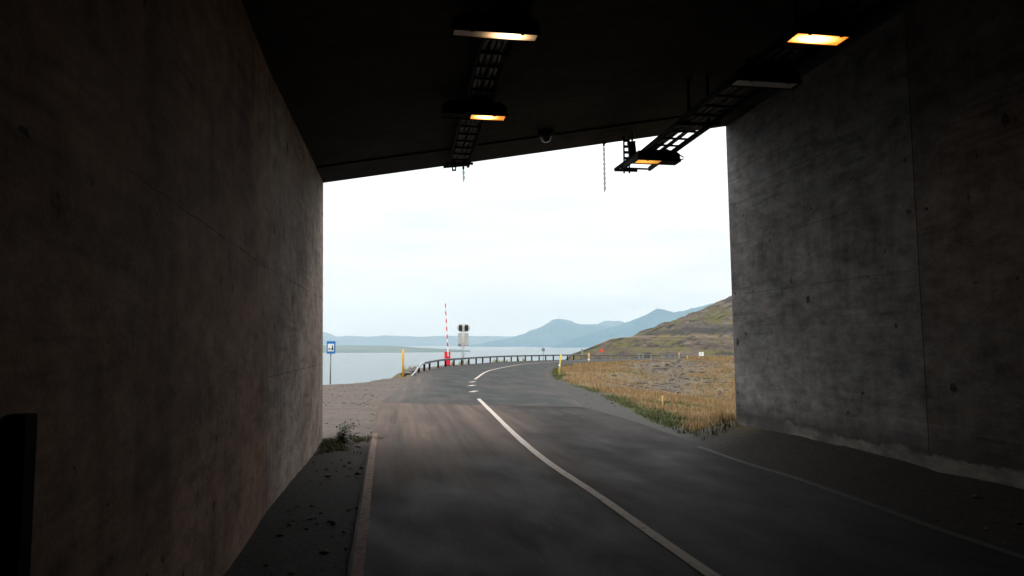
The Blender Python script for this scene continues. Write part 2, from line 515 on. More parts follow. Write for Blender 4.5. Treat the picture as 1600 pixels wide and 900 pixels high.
def field_masks(P):
    d = seg_dist(P, grass_edge)
    ins = inside(P, field_poly)
    d = np.where(ins, d, -d)
    X, Y = P[:, 0], P[:, 1]
    n1 = fbm(X * 0.22, Y * 0.16, 11, 4)
    pxx = X / np.maximum(Y, 1)                        # bearing
    stony = sst(1.5, 8.0, d + (n1 - 0.5) * 9) * sst(29, 37, Y + (n1 - .5) * 12) * (1 - sst(0.235, 0.29, pxx + (n1 - .5) * .12) * 0.7)
    stony = np.where(ins, stony, 0)
    fringe = np.where(ins, (1 - sst(0.2, 1.2, d + (n1 - .5) * 2.6)) * sst(.38, .58, fbm(X * .5, Y * .3, 37, 3)), 0)
    fringe = np.maximum(fringe, np.where(ins, 0.7 * sst(.55, .68, fbm(X * .16, Y * .12, 31, 3)) * (1 - stony), 0))
    return d, ins, stony, fringe
def land_z(P):
    X, Y = P[:, 0], P[:, 1]
    d, ins, stony, _ = field_masks(P)
    h = np.interp(Y, [10, 18, 36, 50, 66, 80, 95], [0.05, -0.12, -0.75, -0.55, 0.28, 0.20, 0.05])
    z = GR + np.where(ins, sst(0.3, 7, d) * h + sst(0, .8, d) * (fbm(X * .7, Y * .5, 3, 4) - .45) * .25, 0)
    z = z + np.where(ins, sst(3, 8, d) * stony * (fbm(X * 1.2, Y * .5, 8, 4, .6) - .5) * 0.5, 0)
    # lie of the loose gravel outside the asphalt
    z = z + 0.022 * (fbm(X * 2.2, Y * 2.2, 5, 3) - .5)
    # earth banked against the right wall in the tunnel
    xr = np.interp(Y, [p[1] for p in WR][::-1], [p[0] for p in WR][::-1])
    dr = xr - X
    bank = (1 - sst(0.05, 1.15, dr)) * (0.20 + 0.26 * fbm(X * .9, Y * .55, 21, 4)) * (Y < 16.5)
    z = z + np.where(dr > -0.6, bank, 0)
    xl = np.interp(Y, [p[1] for p in WL][::-1], [p[0] for p in WL][::-1])
    z = z + np.where((Y < 16) & (X > xl - .5), (1 - sst(0.0, 0.8, X - xl)) * .07 * fbm(X * 3, Y * 2, 22, 3), 0)
    # the edge to the sea
    dc = seg_dist(P, coast)
    il = inside(P, land_poly)
    n = fbm(X * .35, Y * .35, 41, 4)
    sea = np.where(il, -dc, dc) + (n - .5) * .9
    z = z - np.where(sea > -0.5, 0.8 * np.maximum(sea + .5, 0) ** 1.15, 0)
    return np.maximum(z, -36)

# ------------------------------------------------------------------ terrain
gx = np.concatenate([np.arange(-75, -14, 2.0), np.arange(-14, 16, 0.25), np.arange(16, 45, 0.7), np.arange(45, 121, 4.0)])
gy = np.concatenate([np.arange(-48, 2, 2.0), np.arange(2, 62, 0.3), np.arange(62, 116, 0.7), np.arange(116, 151, 3.0)])
GX, GY = np.meshgrid(gx, gy)
P = np.stack([GX.ravel(), GY.ravel()], 1)
GZ = land_z(P)
d_, ins_, stony_, fringe_ = field_masks(P)
X_, Y_ = P[:, 0], P[:, 1]
xr_ = np.interp(Y_, [p[1] for p in WR][::-1], [p[0] for p in WR][::-1])
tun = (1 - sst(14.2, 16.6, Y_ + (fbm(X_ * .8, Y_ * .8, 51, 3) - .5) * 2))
lay = np.where((X_ < 1) & (Y_ > 10), 1.0, 0.0)
coast_d = seg_dist(P, coast)
cgreen = np.where(inside(P, land_poly), 1 - sst(0.2, 1.1, coast_d), 1.0) * sst(40, 50, Y_)
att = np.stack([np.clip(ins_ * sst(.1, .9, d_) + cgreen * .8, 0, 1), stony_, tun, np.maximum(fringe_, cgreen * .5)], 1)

m, t, b = mat('terrain')
p = opos(t)
at = N(t, 'ShaderNodeVertexColor'); at.layer_name = 'mask'
sp_ = N(t, 'ShaderNodeSeparateColor'); t.links.new(at.outputs['Color'], sp_.inputs['Color'])
g1 = noise(t, p, 60, 4, .7); g2 = noise(t, p, 2.2, 5, .6); g3 = noise(t, p, 14, 5, .6)
track = noise(t, p, 1.0, 6, .68, (.5, 1.1, 1))
gravel = ramp(t, g1, [(.3, (.055, .045, .039)), (.52, (.12, .098, .085)), (.75, (.20, .17, .15))])
gravel = mixc(t, .5, gravel, ramp(t, track, [(.32, (.55, .53, .53)), (.68, (1.25, 1.2, 1.15))]), 'MULTIPLY')
gravel = mixc(t, .7, gravel, ramp(t, noise(t, p, 5.0, 6, .75), [(.34, (.6, .58, .57)), (.66, (1.2, 1.2, 1.2))]), 'MULTIPLY')
gravel = mixc(t, ramp(t, mth(t, 'ABSOLUTE', mth(t, 'SUBTRACT', noise(t, p, 1.0, 3, .5, (.5, .14, 1), .5), .5)), [(.0, .25), (.03, 0.0)]), gravel, (.09, .075, .065))
pebble = ramp(t, g3, [(.3, .72), (.6, 1.0)])
gravel = mixc(t, .7, gravel, pebble, 'MULTIPLY')
soil = ramp(t, g3, [(.3, (.095, .062, .032)), (.7, (.205, .138, .072))])
soil = mixc(t, ramp(t, g2, [(.45, 0.0), (.62, .7)]), soil, (.095, .09, .034))
stn = ramp(t, noise(t, p, 7, 6, .65, (1, .5, 1)), [(.32, (.028, .022, .017)), (.5, (.078, .062, .048)), (.68, (.15, .12, .092))])
stn = mixc(t, ramp(t, noise(t, p, .55, 5, .6), [(.5, 0.0), (.62, .7)]), stn, (.16, .115, .06))
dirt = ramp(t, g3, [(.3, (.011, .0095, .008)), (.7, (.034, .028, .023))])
sxp = N(t, 'ShaderNodeSeparateXYZ'); t.links.new(p, sxp.inputs['Vector'])
gside = ramp(t, mth(t, 'MULTIPLY_ADD', sxp.outputs['X'], .25, .5), [(.3, 0.0), (.7, 1.0)])      # the right shoulder is grey chippings
greyg = ramp(t, noise(t, p, 22, 5, .75), [(.3, (.026, .025, .024)), (.7, (.072, .068, .063))])
gravel = mixc(t, gside, gravel, greyg)
c = mixc(t, sp_.outputs['Red'], gravel, soil)
c = mixc(t, sp_.outputs['Green'], c, stn)
c = mixc(t, mth(t, 'MULTIPLY', at.outputs['Alpha'], .6), c, (.06, .075, .026))
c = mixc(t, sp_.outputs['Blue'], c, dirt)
t.links.new(c, b.inputs['Base Color'])
b.inputs['Roughness'].default_value = .95
b.inputs['Specular IOR Level'].default_value = .15
bump(t, b, mth(t, 'ADD', mth(t, 'MULTIPLY', g1, .5), g3), .7, .03)
terrain = grid_obj('ground', GX, GY, GZ.reshape(GX.shape), m, attr=att)
tag(terrain, 'brown gravel lay-by and grassy ground between the tunnel mouth and the sea', 'ground', kind='structure')

# ------------------------------------------------------------------ road surface
def asphalt(name, dark, light, dustc, streak_amt, rough):
    m, t, b = mat(name)
    p = opos(t)
    uvn = N(t, 'ShaderNodeUVMap'); uvn.uv_map = 'UVMap'
    at = N(t, 'ShaderNodeVertexColor'); at.layer_name = 'mask'
    sp_ = N(t, 'ShaderNodeSeparateColor'); t.links.new(at.outputs['Color'], sp_.inputs['Color'])
    fine = noise(t, p, 85, 3, .7)
    big = noise(t, p, .45, 5, .6)
    along = noise(t, uvn.outputs['UV'], 1.0, 6, .62, (2.6, .10, 1), .2)
    along2 = noise(t, uvn.outputs['UV'], 1.0, 5, .6, (1.0, .45, 1), .15)
    col = ramp(t, big, [(.3, dark), (.7, light)])
    col = mixc(t, .55, col, ramp(t, fine, [(.3, .5), (.7, 1.15)]), 'MULTIPLY')
    col = mixc(t, streak_amt, col, ramp(t, along, [(.32, .5), (.64, 1.15)]), 'MULTIPLY')
    grn_ = noise(t, p, 24, 6, .8)
    col = mixc(t, .6, col, ramp(t, grn_, [(.34, .45), (.5, .95), (.68, 1.45)]), 'MULTIPLY')
    agg = N(t, 'ShaderNodeTexVoronoi', Scale=55.0); t.links.new(p, agg.inputs['Vector'])
    ags = N(t, 'ShaderNodeSeparateColor'); t.links.new(agg.outputs['Color'], ags.inputs['Color'])
    col = mixc(t, .5, col, ramp(t, ags.outputs['Red'], [(.0, .55), (.7, 1.0), (.93, 1.15), (1.0, 2.1)]), 'MULTIPLY')
    crk = noise(t, p, .8, 8, .62)
    crack = ramp(t, mth(t, 'ABSOLUTE', mth(t, 'SUBTRACT', crk, .5)), [(0.0, 1.0), (.006, 0.0)])
    col = mixc(t, mth(t, 'MULTIPLY', mth(t, 'MULTIPLY', crack, .65), ramp(t, big, [(.45, 0.0), (.55, 1.0)])), col, (.012, .011, .010))
    stain = ramp(t, along2, [(.50, 0.0), (.62, 1.0)])
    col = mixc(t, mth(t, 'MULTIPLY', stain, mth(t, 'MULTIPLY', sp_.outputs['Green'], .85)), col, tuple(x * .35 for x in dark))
    dmask = mth(t, 'MULTIPLY', sp_.outputs['Red'], ramp(t, mth(t, 'ADD', mth(t, 'MULTIPLY', along, .6), mth(t, 'MULTIPLY', along2, .4)), [(.36, .25), (.62, 1.0)]))
    col = mixc(t, dmask, col, mixc(t, .5, dustc, ramp(t, fine, [(.3, .6), (.7, 1.2)]), 'MULTIPLY'))
    t.links.new(col, b.inputs['Base Color'])
    rr = mth(t, 'ADD', ramp(t, along2, [(.3, rough - .12), (.7, rough + .12)]), mth(t, 'MULTIPLY', dmask, .3))
    t.links.new(rr, b.inputs['Roughness'])
    b.inputs['Specular IOR Level'].default_value = .12
    bump(t, b, fine, .6, .012)
    return m
M['asphalt_old'] = asphalt('worn_asphalt', (.019, .0145, .013), (.036, .029, .026), (.165, .122, .10), .5, .80)
M['asphalt_new'] = asphalt('dark_asphalt', (.036, .036, .0355), (.052, .052, .051), (.12, .10, .086), .3, .86)

def strip(name, A, B, n, nc, m, z, maskf, crown=0.0):
    A = smooth_line(A, n); B = smooth_line(B, n)
    s = np.linspace(0, 1, nc)
    X = A[:, :1] * (1 - s) + B[:, :1] * s
    Y = A[:, 1:] * (1 - s) + B[:, 1:] * s
    L = np.concatenate([[0], np.cumsum(np.hypot(*np.diff((A + B) / 2, axis=0).T))])
    wd = np.hypot(*(B - A).T)
    U = wd[:, None] * s[None, :]
    V = np.repeat(L[:, None], nc, 1)
    att = maskf(X, Y, np.repeat(s[None, :], n, 0))
    return grid_obj(name, X, Y, np.full_like(X, z), m, uv=(U, V), attr=att)

seam = [ground(597, 629), ground(745, 630.5), ground(912, 637)]
oldL = [Vector((v.x - .085, v.y, 0)) for v in ledge_b] + [ground(588, 655), ground(594, 629)]
oldR = [Vector((v.x + .14, v.y, 0)) for v in redge_b] + [ground(1040, 676), ground(985, 657), ground(912, 636.5)]
def old_mask(X, Y, s):
    n = fbm(X * .5, Y * .25, 61, 4)
    dust = sst(5, 18, Y + (n - .5) * 7) * (1 - sst(.42, .66, s + (n - .5) * .3)) * .78
    trk = np.exp(-((s - .30) / .09) ** 2) * .35 * sst(6, 14, Y)
    dust = np.clip(dust - trk + .18 * np.exp(-((s - .24) / .1) ** 2) * sst(5, 12, Y), 0, 1)
    dust = np.maximum(dust, (1 - sst(0, .05, s)) * .8 * sst(12, 20, Y))
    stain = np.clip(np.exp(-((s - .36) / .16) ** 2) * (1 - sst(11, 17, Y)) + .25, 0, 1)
    z = np.zeros_like(X)
    return np.stack([dust, stain, z, z + 1], -1)
road = strip('road', oldL, oldR, 220, 36, M['asphalt_old'], .004, old_mask)
tag(road, 'worn dusty asphalt road running out of the tunnel', 'road', kind='structure')

newL = [ground(594.5, 629.3), ground(608, 618), ground(622, 606), ground(632, 597), ground(642, 589)] + rail_pts[2:]
newR = [ground(912, 636.5), ground(884, 614), ground(866, 600), ground(857, 588), ground(858, 579.5), ground(868, 573.5), ground(885, 570), ground(915, 567), ground(960, 564.8), ground(1060, 562.9)]
# keep the sheet's left side short of the old asphalt
def new_mask(X, Y, s):
    n = fbm(X * .6, Y * .35, 71, 4)
    dust = (1 - sst(.03, .30, s + (n - .5) * .22)) * (1 - sst(42, 60, Y)) * 1.0
    dust = np.maximum(dust, .35 * sst(.52, .66, n) * (1 - sst(40, 60, Y)))
    dust = np.maximum(dust, (sst(.93, 1, s)) * .5)
    z = np.zeros_like(X)
    return np.stack([dust, z + .1, z, z + 1], -1)
road2 = strip('road', newL, newR, 260, 30, M['asphalt_new'], .008, new_mask)
tag(road2, 'darker resurfaced road bending right along the guard rail', 'road', kind='structure')

# painted lines
def paint(name, col, worn, base):
    m, t, b = mat(name)
    p = opos(t)
    f = noise(t, p, 9, 6, .75); g = noise(t, p, 60, 3, .7)
    k = mth(t, 'ADD', mth(t, 'MULTIPLY', f, .6), mth(t, 'MULTIPLY', g, .4))
    t.links.new(mixc(t, ramp(t, k, [(worn - .05, 0.0), (worn + .05, 1.0)]), base, mixc(t, .4, col, ramp(t, g, [(.3, .7), (.7, 1.1)]), 'MULTIPLY')), b.inputs['Base Color'])
    b.inputs['Roughness'].default_value = .85
    b.inputs['Specular IOR Level'].default_value = .1
    return m
M['paint'] = paint('road_paint', (.44, .38, .335), .41, (.045, .042, .04))
M['paint_worn'] = paint('worn_road_paint', (.20, .135, .105), .455, (.038, .031, .027))
M['paint_faint'] = paint('faint_road_paint', (.085, .08, .074), .52, (.06, .057, .055))
def line(name, pts, wdt, m, z, n, label):
    c_ = smooth_line(pts, n)
    d = np.gradient(c_, axis=0); d /= np.hypot(*d.T)[:, None]
    nr = np.stack([d[:, 1], -d[:, 0]], 1) * wdt / 2
    jit = (fbm(np.arange(n) * .9, np.zeros(n), 81, 3) - .5)[:, None] * .25 + 1
    A, B = c_ - nr * jit, c_ + nr * jit
    X = np.stack([A[:, 0], B[:, 0]], 1); Y = np.stack([A[:, 1], B[:, 1]], 1)
    o = grid_obj(name, X, Y, np.full_like(X, z), m)
    return tag(o, label, 'road marking', kind='structure')
line('centre_line', ctr1_b, .13, M['paint'], .0125, 260, 'solid white centre line curving out of the tunnel')
line('centre_line', ctr2, .15, M['paint'], .0125, 160, 'thin white centre line sweeping right beyond the short dashes')
line('edge_line', ledge_b, .11, M['paint_worn'], .0095, 240, 'worn dirty edge line beside the earth verge at the left wall')
line('edge_line', redge_b, .11, M['paint_faint'], .0095, 160, 'faint edge line below the right tunnel wall')
for k, q in enumerate(dashes):
    a = q + Vector((-.1, -.4, 0)); c2 = q + Vector((.1, .4, 0))
    line('road_dash', [a, c2] if k != 1 else [a, c2], .25, M['paint'], .0125, 6,
         ['short white dash nearest the tunnel, just past the end of the solid line', 'middle one of three short white dashes on the bend', 'short white dash farthest from the tunnel, where the thin line begins'][k])

# ------------------------------------------------------------------ tunnel
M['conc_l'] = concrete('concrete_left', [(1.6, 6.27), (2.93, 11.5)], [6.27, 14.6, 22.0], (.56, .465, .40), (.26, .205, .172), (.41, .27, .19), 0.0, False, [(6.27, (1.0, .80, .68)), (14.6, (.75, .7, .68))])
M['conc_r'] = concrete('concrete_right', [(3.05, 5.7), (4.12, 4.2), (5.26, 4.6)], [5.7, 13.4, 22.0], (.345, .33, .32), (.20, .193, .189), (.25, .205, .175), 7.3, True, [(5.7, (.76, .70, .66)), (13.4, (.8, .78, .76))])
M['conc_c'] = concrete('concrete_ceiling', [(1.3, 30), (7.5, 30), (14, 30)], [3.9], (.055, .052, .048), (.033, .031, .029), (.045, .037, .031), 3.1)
tunnel = empty('concrete_tunnel', (0.4, 15.5, 0), 0, 'dark bare concrete tunnel portal framing the road and bay', 'tunnel')
def T(o):
    o.parent = tunnel
    o.matrix_parent_inverse = Matrix.Translation(tunnel.location).inverted()
    return o
def wall(name, line_, top, m, side, thick=.6):
    pts = []
    for a, b_ in zip(line_[:-1], line_[1:]):
        L = math.hypot(b_[0] - a[0], b_[1] - a[1])
        n = max(1, int(L / 1.0))
        for k in range(n): pts.append((a[0] + (b_[0] - a[0]) * k / n, a[1] + (b_[1] - a[1]) * k / n))
    pts.append(line_[-1])
    pts = np.array(pts)
    u = np.concatenate([[0], np.cumsum(np.hypot(*np.diff(pts, axis=0).T))])
    # profile round the wall: outer top -> inner top -> inner base -> outer base, with the end face
    vals = [(-thick * side, top + .02), (0, top + .02), (0, -.4), (-thick * side, -.4)]
    v = []; f = []; uv = []
    n = len(pts)
    inner = [(0, -.4)] + [(0, z) for z in np.linspace(0, top + .02, 8)]
    X = np.array([[pts[i, 0] + LEAN * max(z, 0) / top for (_, z) in inner] for i in range(n)])
    Y = np.array([[pts[i, 1] for _ in inner] for i in range(n)])
    Z = np.array([[z for (_, z) in inner] for i in range(n)])
    U = np.repeat(u[:, None], len(inner), 1)
    o = grid_obj(name, X, Y, Z, m, uv=(U, Z), smooth=False)
    if side < 0: o.data.flip_normals()
    so = o.modifiers.new('thickness', 'SOLIDIFY'); so.thickness = thick; so.offset = -1
    return T(o)
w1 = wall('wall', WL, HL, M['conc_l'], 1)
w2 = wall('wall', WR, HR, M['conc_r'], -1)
w1['label'] = 'left tunnel wall, brownish streaked concrete'
w2['label'] = 'right tunnel wall, grey concrete with pale crumbling foot'
def fix_out(o, cx):
    """solidify must grow away from the tunnel"""
    me = o.data
    me.update()
    p0 = me.polygons[0]
    n = p0.normal
    toward = (cx - p0.center.x) * n.x
    if toward < 0: me.flip_normals()
fix_out(w1, 1.0); fix_out(w2, 1.0)

# ceiling slab: an end strip 3 cm lower than the rest
def slab(name, ys, dz, edge=0.0):
    rows = []
    for Y in ys:
        tl = (Y - ys[0])
        rows.append(Y)
    ny, nx = len(ys), 12
    X = np.zeros((ny, nx)); YY = np.zeros((ny, nx)); Z = np.zeros((ny, nx)); U = np.zeros((ny, nx)); V = np.zeros((ny, nx))
    for i, Y in enumerate(ys):
        for k in range(nx):
            a = k / (nx - 1)
            y = Y + (15.90 - 15.15) * a          # the mouth is a little skewed
            xl, xr = wl(y) + LEAN - .55, wr(y) + LEAN + .55
            x = xl + (xr - xl) * a
            aa = (x - wl(y) - LEAN) / (wr(y) - wl(y))
            X[i, k] = x; YY[i, k] = y; Z[i, k] = HL + (HR - HL) * aa + dz
            U[i, k] = x + 6; V[i, k] = 16 - Y
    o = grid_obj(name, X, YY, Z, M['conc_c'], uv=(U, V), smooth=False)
    if o.data.polygons[0].normal.z > 0: o.data.flip_normals()
    so = o.modifiers.new('thickness', 'SOLIDIFY'); so.thickness = .7; so.offset = -1
    return T(o)
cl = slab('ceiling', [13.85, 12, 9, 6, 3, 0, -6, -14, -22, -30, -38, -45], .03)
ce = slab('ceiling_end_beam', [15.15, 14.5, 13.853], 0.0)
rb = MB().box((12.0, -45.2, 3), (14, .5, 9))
T(rb.build('added_rear_closure', M['conc_c']))  # added unseen closure behind the viewer, keeps the tunnel dark

# ------------------------------------------------------------------ cabinet at the far left
q = atY(61, 645, 2.75)
cab = empty('cabinet', (q.x - .2, 2.71, 0), 0, 'black upright cabinet at the lower left corner against the tunnel wall', 'cabinet')
MB().box((-.02, 0, q.z / 2 + .03), (.44, .08, q.z - .06)).build('body', M['black_box'], cab, bevel=.008)
MB().box((-.02, 0, .03), (.40, .06, .062)).build('plinth', M['black'], cab)
MB().box((.06, -.047, 1.0), (.02, .012, .12)).build('handle', M['dark_steel'], cab)

# ------------------------------------------------------------------ cable ladders
def ladder_path(off, z, y0, y1, n):
    ys = np.linspace(y0, y1, n)
    return [Vector((wl(y) + off, y, z)) for y in ys]
def ladder(label, xend, y0, z, wdt, hang, cables, pointed):
    off = xend - wl(y0)
    root = empty('cable_ladder', (xend, y0, z), 0, label, 'cable ladder')
    inv = Vector((xend, y0, z))
    ys = [y0, 12.5, 9, 6.4, 3, 0, -10, -22]
    pts = [Vector((wl(y) + off, y, z)) - inv for y in ys]
    for sgn in (-1, 1):
        mb = MB()
        for a, b_ in zip(pts[:-1], pts[1:]):
            o_ = Vector((sgn * wdt / 2, 0, 0))
            mb.bar(a + o_, b_ + o_, .045, .085)
        mb.build('rail', M['dark_steel'], root)
    y = y0 - .12
    while y > 0.5:
        xx = wl(y) + off - inv.x
        MB().bar((xx - wdt / 2, y - y0 + .0, -.01), (xx + wdt / 2, y - y0 + wdt * .16, -.01), .035, .03).build('rung', M['dark_steel'], root)
        y -= .45
    for j, cx in enumerate(cables):
        mb = MB()
        pp = []
        for k, y in enumerate(np.linspace(y0 - .5, -20, 44)):
            pp.append(Vector((wl(y) + off - inv.x + cx + .012 * math.sin(k * 1.7 + j * 2), y - y0, .045 + .008 * math.sin(k * 2.3 + j))))
        mb.tube(pp, .045 if j == 0 else .036, 7)
        mb.build('cable', M['black'], root, smooth=True)
    for y in hang:
        xx = wl(y) + off
        for sgn in (-1, 1):
            cz = ceil_z(xx + sgn * wdt / 2, y) + .03
            h = cz - z
            if h < .12: h = .12
            mb = MB()
            xo = xx + sgn * wdt / 2 * .55 - inv.x
            mb.box((xo, y - y0, h / 2 - .04), (.045, .03, h + .08))
            mb.box((xo, y - y0, h - .01), (.13, .10, .015))
            mb.build('hanger', M['dark_steel'], root)
        MB().box((xx - inv.x, y - y0, -.055), (wdt + .14, .045, .04)).build('cross_arm', M['dark_steel'], root)
    return root, off
endR = atY(981, 264, 15.25)
ladR, offR = ladder('long black cable ladder hanging on brackets beside the right wall, its end against the sky', endR.x + .16, 15.25, endR.z, .58, [11.9, 8.6, 5.2, 1.5], [-.17, -.06, .10], True)
endL = atY(713, 259, 15.0)
ladL, offL = ladder('black cable ladder fixed close under the ceiling above the left lane', endL.x + .04, 15.0, endL.z - .0, .40, [14.6, 11.6, 8.2, 5.0], [-.13, -.05, .04, .12], False)
# slotted hanger pair and end bar of the right ladder
mb = MB()
x0 = atY(979, 240, 15.25).x - ladR.location.x
topz = ceil_z(endR.x, 15.25) - endR.z
for dx in (-.055, .055):
    mb.bar((x0 + dx, 0.0, -.09), (x0 + dx, 0.0, topz), .035, .03)
k = -.02
while k < topz - .05:
    mb.box((x0, 0, k), (.08, .02, .055)); k += .125
mb.build('hanger', M['dark_steel'], ladR)
a = atY(961, 265.5, 15.35) - ladR.location; b2 = atY(996, 266.5, 15.3) - ladR.location
MB().bar(a, b2, .06, .05).build('cross_arm', M['dark_steel'], ladR)
MB().bar(a, atY(1000, 237, 14.6) - ladR.location, .05, .06).build('rail_end', M['dark_steel'], ladR)
mb = MB()
c0 = atY(1040, 243, 14.5) - ladR.location
pts = [atY(x, y, 14.4) - ladR.location for x, y in [(1019, 222), (1019, 229), (1024, 236), (1034, 240), (1046, 239)]]
mb.tube(pts, .012, 6).build('cable', M['black'], ladR, smooth=True)
# flat end bracket of the left ladder
mb = MB()
a = atY(693, 261, 15.1) - ladL.location; b2 = atY(730, 257.5, 15.1) - ladL.location
mb.bar(a, b2, .06, .04); mb.build('cross_arm', M['dark_steel'], ladL)
mb = MB()
c0 = atY(709.5, 263, 15.1) - ladL.location
for dx in (-.032, .032): mb.box((c0.x + dx, c0.y, c0.z), (.024, .03, .10))
for dz in (-.04, .04): mb.box((c0.x, c0.y, c0.z + dz), (.088, .028, .03))
mb.build('end_plate', M['dark_steel'], ladL)

# ballast box hung beside the end of the right ladder
c0 = atY(988, 237, 15.0)
bx_ = empty('ballast_box', (c0.x, c0.y, c0.z), 0, 'tilted black equipment box hung beside the slotted bracket at the ladder end', 'box')
rot = Matrix.Rotation(R(-6), 3, 'Y')
MB().box((0, 0, 0), (.15, .12, .36), rot).build('body', M['black_box'], bx_, bevel=.01)
MB().box(rot @ Vector((0, 0, .19)), (.16, .13, .03), rot).build('lid', M['dark_steel'], bx_)
MB().bar((.0, 0, .2), (.0, 0, ceil_z(c0.x, c0.y) - c0.z), .05, .03).build('bracket', M['dark_steel'], bx_)

# ------------------------------------------------------------------ lamps
ROTZ = math.atan(.16)
def on_plane(px, py, z):
    d = ray(px, py); t_ = (z - CAMH) / d.z
    return Vector((d.x * t_, d.y * t_, z))
def lamp(px, py, z, width, depth, bays, label, up, loop=False, tilt=0.0):
    """bays: list of (x0, x1, material) for the glass under the housing"""
    p_ = on_plane(px, py, z)
    r = empty('tunnel_lamp', p_, ROTZ, label, 'lamp', 'lamps under the tunnel ceiling')
    r.rotation_euler = (tilt, 0, ROTZ)
    hw, hd = width / 2, depth / 2
    # housing: flat-topped body with sloping ends, open below
    mb = MB()
    prof = [(-hw, .02), (-hw, .12), (-hw + .10, .19), (hw - .10, .19), (hw, .12), (hw, .02)]
    mb.prism(prof, -hd, hd)
    mb.build('housing', M['dark_steel'], r, bevel=.006)
    mb = MB()           # rim round the glass
    mb.box((0, -hd - .004, .0), (width + .03, .024, .05)); mb.box((0, hd + .004, .0), (width + .03, .024, .05))
    for x in (-hw - .004, hw + .004): mb.box((x, 0, .0), (.024, depth - .02, .05))
    mb.build('rim', M['dark_steel'], r)
    for (x0, x1, mm) in bays:
        mb = MB()
        mb.box(((x0 + x1) / 2, 0, .0), (x1 - x0, depth - .035, .03))
        mb.build('glass' if mm is not M['black_box'] else 'cover_plate', mm, r)
    for x in (-.28 * width, .30 * width):
        mb = MB(); mb.box((x, -hd - .01, -.012), (.035, .03, .05)); mb.build('clip', M['dark_steel'], r)
    for x in (-.25, .25):
        mb = MB(); mb.box((x * width, 0, .19 + up / 2), (.05, .06, up)); mb.box((x * width, 0, .197), (.11, .14, .014)); mb.build('bracket', M['dark_steel'], r)
    if loop:
        pts = [Vector((hw - .05, -.02, .14)), Vector((hw + .05, -.03, .13)), Vector((hw + .11, -.04, .09)), Vector((hw + .10, -.04, .05)), Vector((hw + .02, -.03, .035))]
        MB().tube(pts, .011, 6).build('cable', M['black'], r, smooth=True)
    return r
orange_hot, orange_cool = (1.0, .74, .36), (1.0, .27, .015)
lensB = lens_mat('lens_orange_near', 9, orange_hot, orange_cool, .17, .14, .085, 1.0)
lensC = lens_mat('lens_orange_bright', 11, orange_hot, orange_cool, -.05, .20, .10, 1.2)
lensE = lens_mat('lens_orange_far', 1.0, (1.0, .45, .06), (1.0, .34, .02), -.24, .22, .3, .45)
lensA = lens_mat('lens_warm_white', 6.0, (1.0, .80, .46), (1.0, .55, .25), .16, .17, .13, .008)
lamp(774, 53, 5.50, .98, .20, [(-.47, .47, lensA)], 'pale lamp with a warm white glow, nearest over the left lane', .08)
lamp(741, 181, 5.50, .98, .26, [(-.47, -.05, M['black_box']), (-.05, .47, lensB)], 'orange lamp over the left lane, lit in its right half above the small chain', .05)
lamp(1278, 59.5, 5.50, .66, .28, [(-.31, .31, lensC)], 'brightest orange lamp, high beside the right wall', .14)
lamp(1195, 130, 5.50, .90, .24, [(-.43, .43, M['lens_off'])], 'unlit grey lamp between the bright lamp and the ladder end', .14)
lamp(1026, 252, 5.52, .84, .30, [(-.40, .06, lensE), (.06, .40, M['black_box'])], 'lamp hanging at the ladder end against the sky, glowing amber in its left half', .05, True)

# ------------------------------------------------------------------ chains, dome camera
def chain(px, py0, py1, Y, label):
    a = atY(px, py0, Y); b_ = atY(px + 1, py1, Y)
    L = a.z - b_.z
    top = ceil_z(a.x, Y)
    r = empty('hanging_chain', (a.x, Y, top), 0, label, 'chain')
    mb = MB()
    z = top - a.z
    step, lk = .052, .036
    n = int(L / step)
    for k in range(n):
        zc = -(top - a.z) - k * step - .03
        xo = .012 * k / max(n, 1)
        ring = []
        for j in range(10):
            th = 2 * math.pi * j / 10
            u_, w_ = .017 * math.cos(th), lk * math.sin(th)
            ring.append(Vector((xo + (u_ if k % 2 == 0 else 0), (0 if k % 2 == 0 else u_), zc + w_)))
        ring.append(ring[0]); ring.append(ring[1])
        mb.tube(ring, .0075, 5, cap=False)
    mb.build('links', M['dark_steel'], r)
    mb = MB(); mb.box((0, 0, -.012), (.10, .07, .03)); mb.box((0, 0, -.04 - (top - a.z) / 2), (.03, .03, top - a.z + .04))
    mb.build('hook_plate', M['dark_steel'], r)
    return r
chain(943.5, 224, 302, 15.45, 'long thin chain hanging against the sky beside the ladder end')
chain(724, 260, 286, 15.10, 'short thin chain hanging from the ceiling edge under the left lamps')

c0 = atY(853, 217, 13.9)
cz = ceil_z(c0.x, 13.9)
dm = empty('dome_camera', (c0.x, 13.9, cz), 0, 'small round dome camera under the ceiling near its outer edge', 'camera')
def lathe(mb, prof, n=24):
    vs = []; fs = []
    for r_, z in prof:
        for k in range(n):
            th = 2 * math.pi * k / n
            vs.append((r_ * math.cos(th), r_ * math.sin(th), z))
    for i in range(len(prof) - 1):
        for k in range(n):
            fs.append((i * n + k, i * n + (k + 1) % n, (i + 1) * n + (k + 1) % n, (i + 1) * n + k))
    fs.append(tuple(range(n)))
    fs.append(tuple((len(prof) - 1) * n + k for k in range(n))[::-1])
    return mb.add(vs, fs)
hs = cz - atY(853, 214, 13.9).z
lathe(MB(), [(.15, .03), (.16, -.02), (.13, -.06), (.105, -hs)]).build('housing', M['dark_steel'], dm, True)
lathe(MB(), [(.10, -hs), (.097, -hs - .035), (.078, -hs - .078), (.042, -hs - .10), (.008, -hs - .108)]).build('dome', plain('dome_glass', (.06, .06, .065), .08, 0, .1, 5, .9), dm, True)
lathe(MB(), [(.108, -hs - .012), (.116, -hs + .008), (.104, -hs + .022)]).build('collar', M['pale_metal'], dm, True)

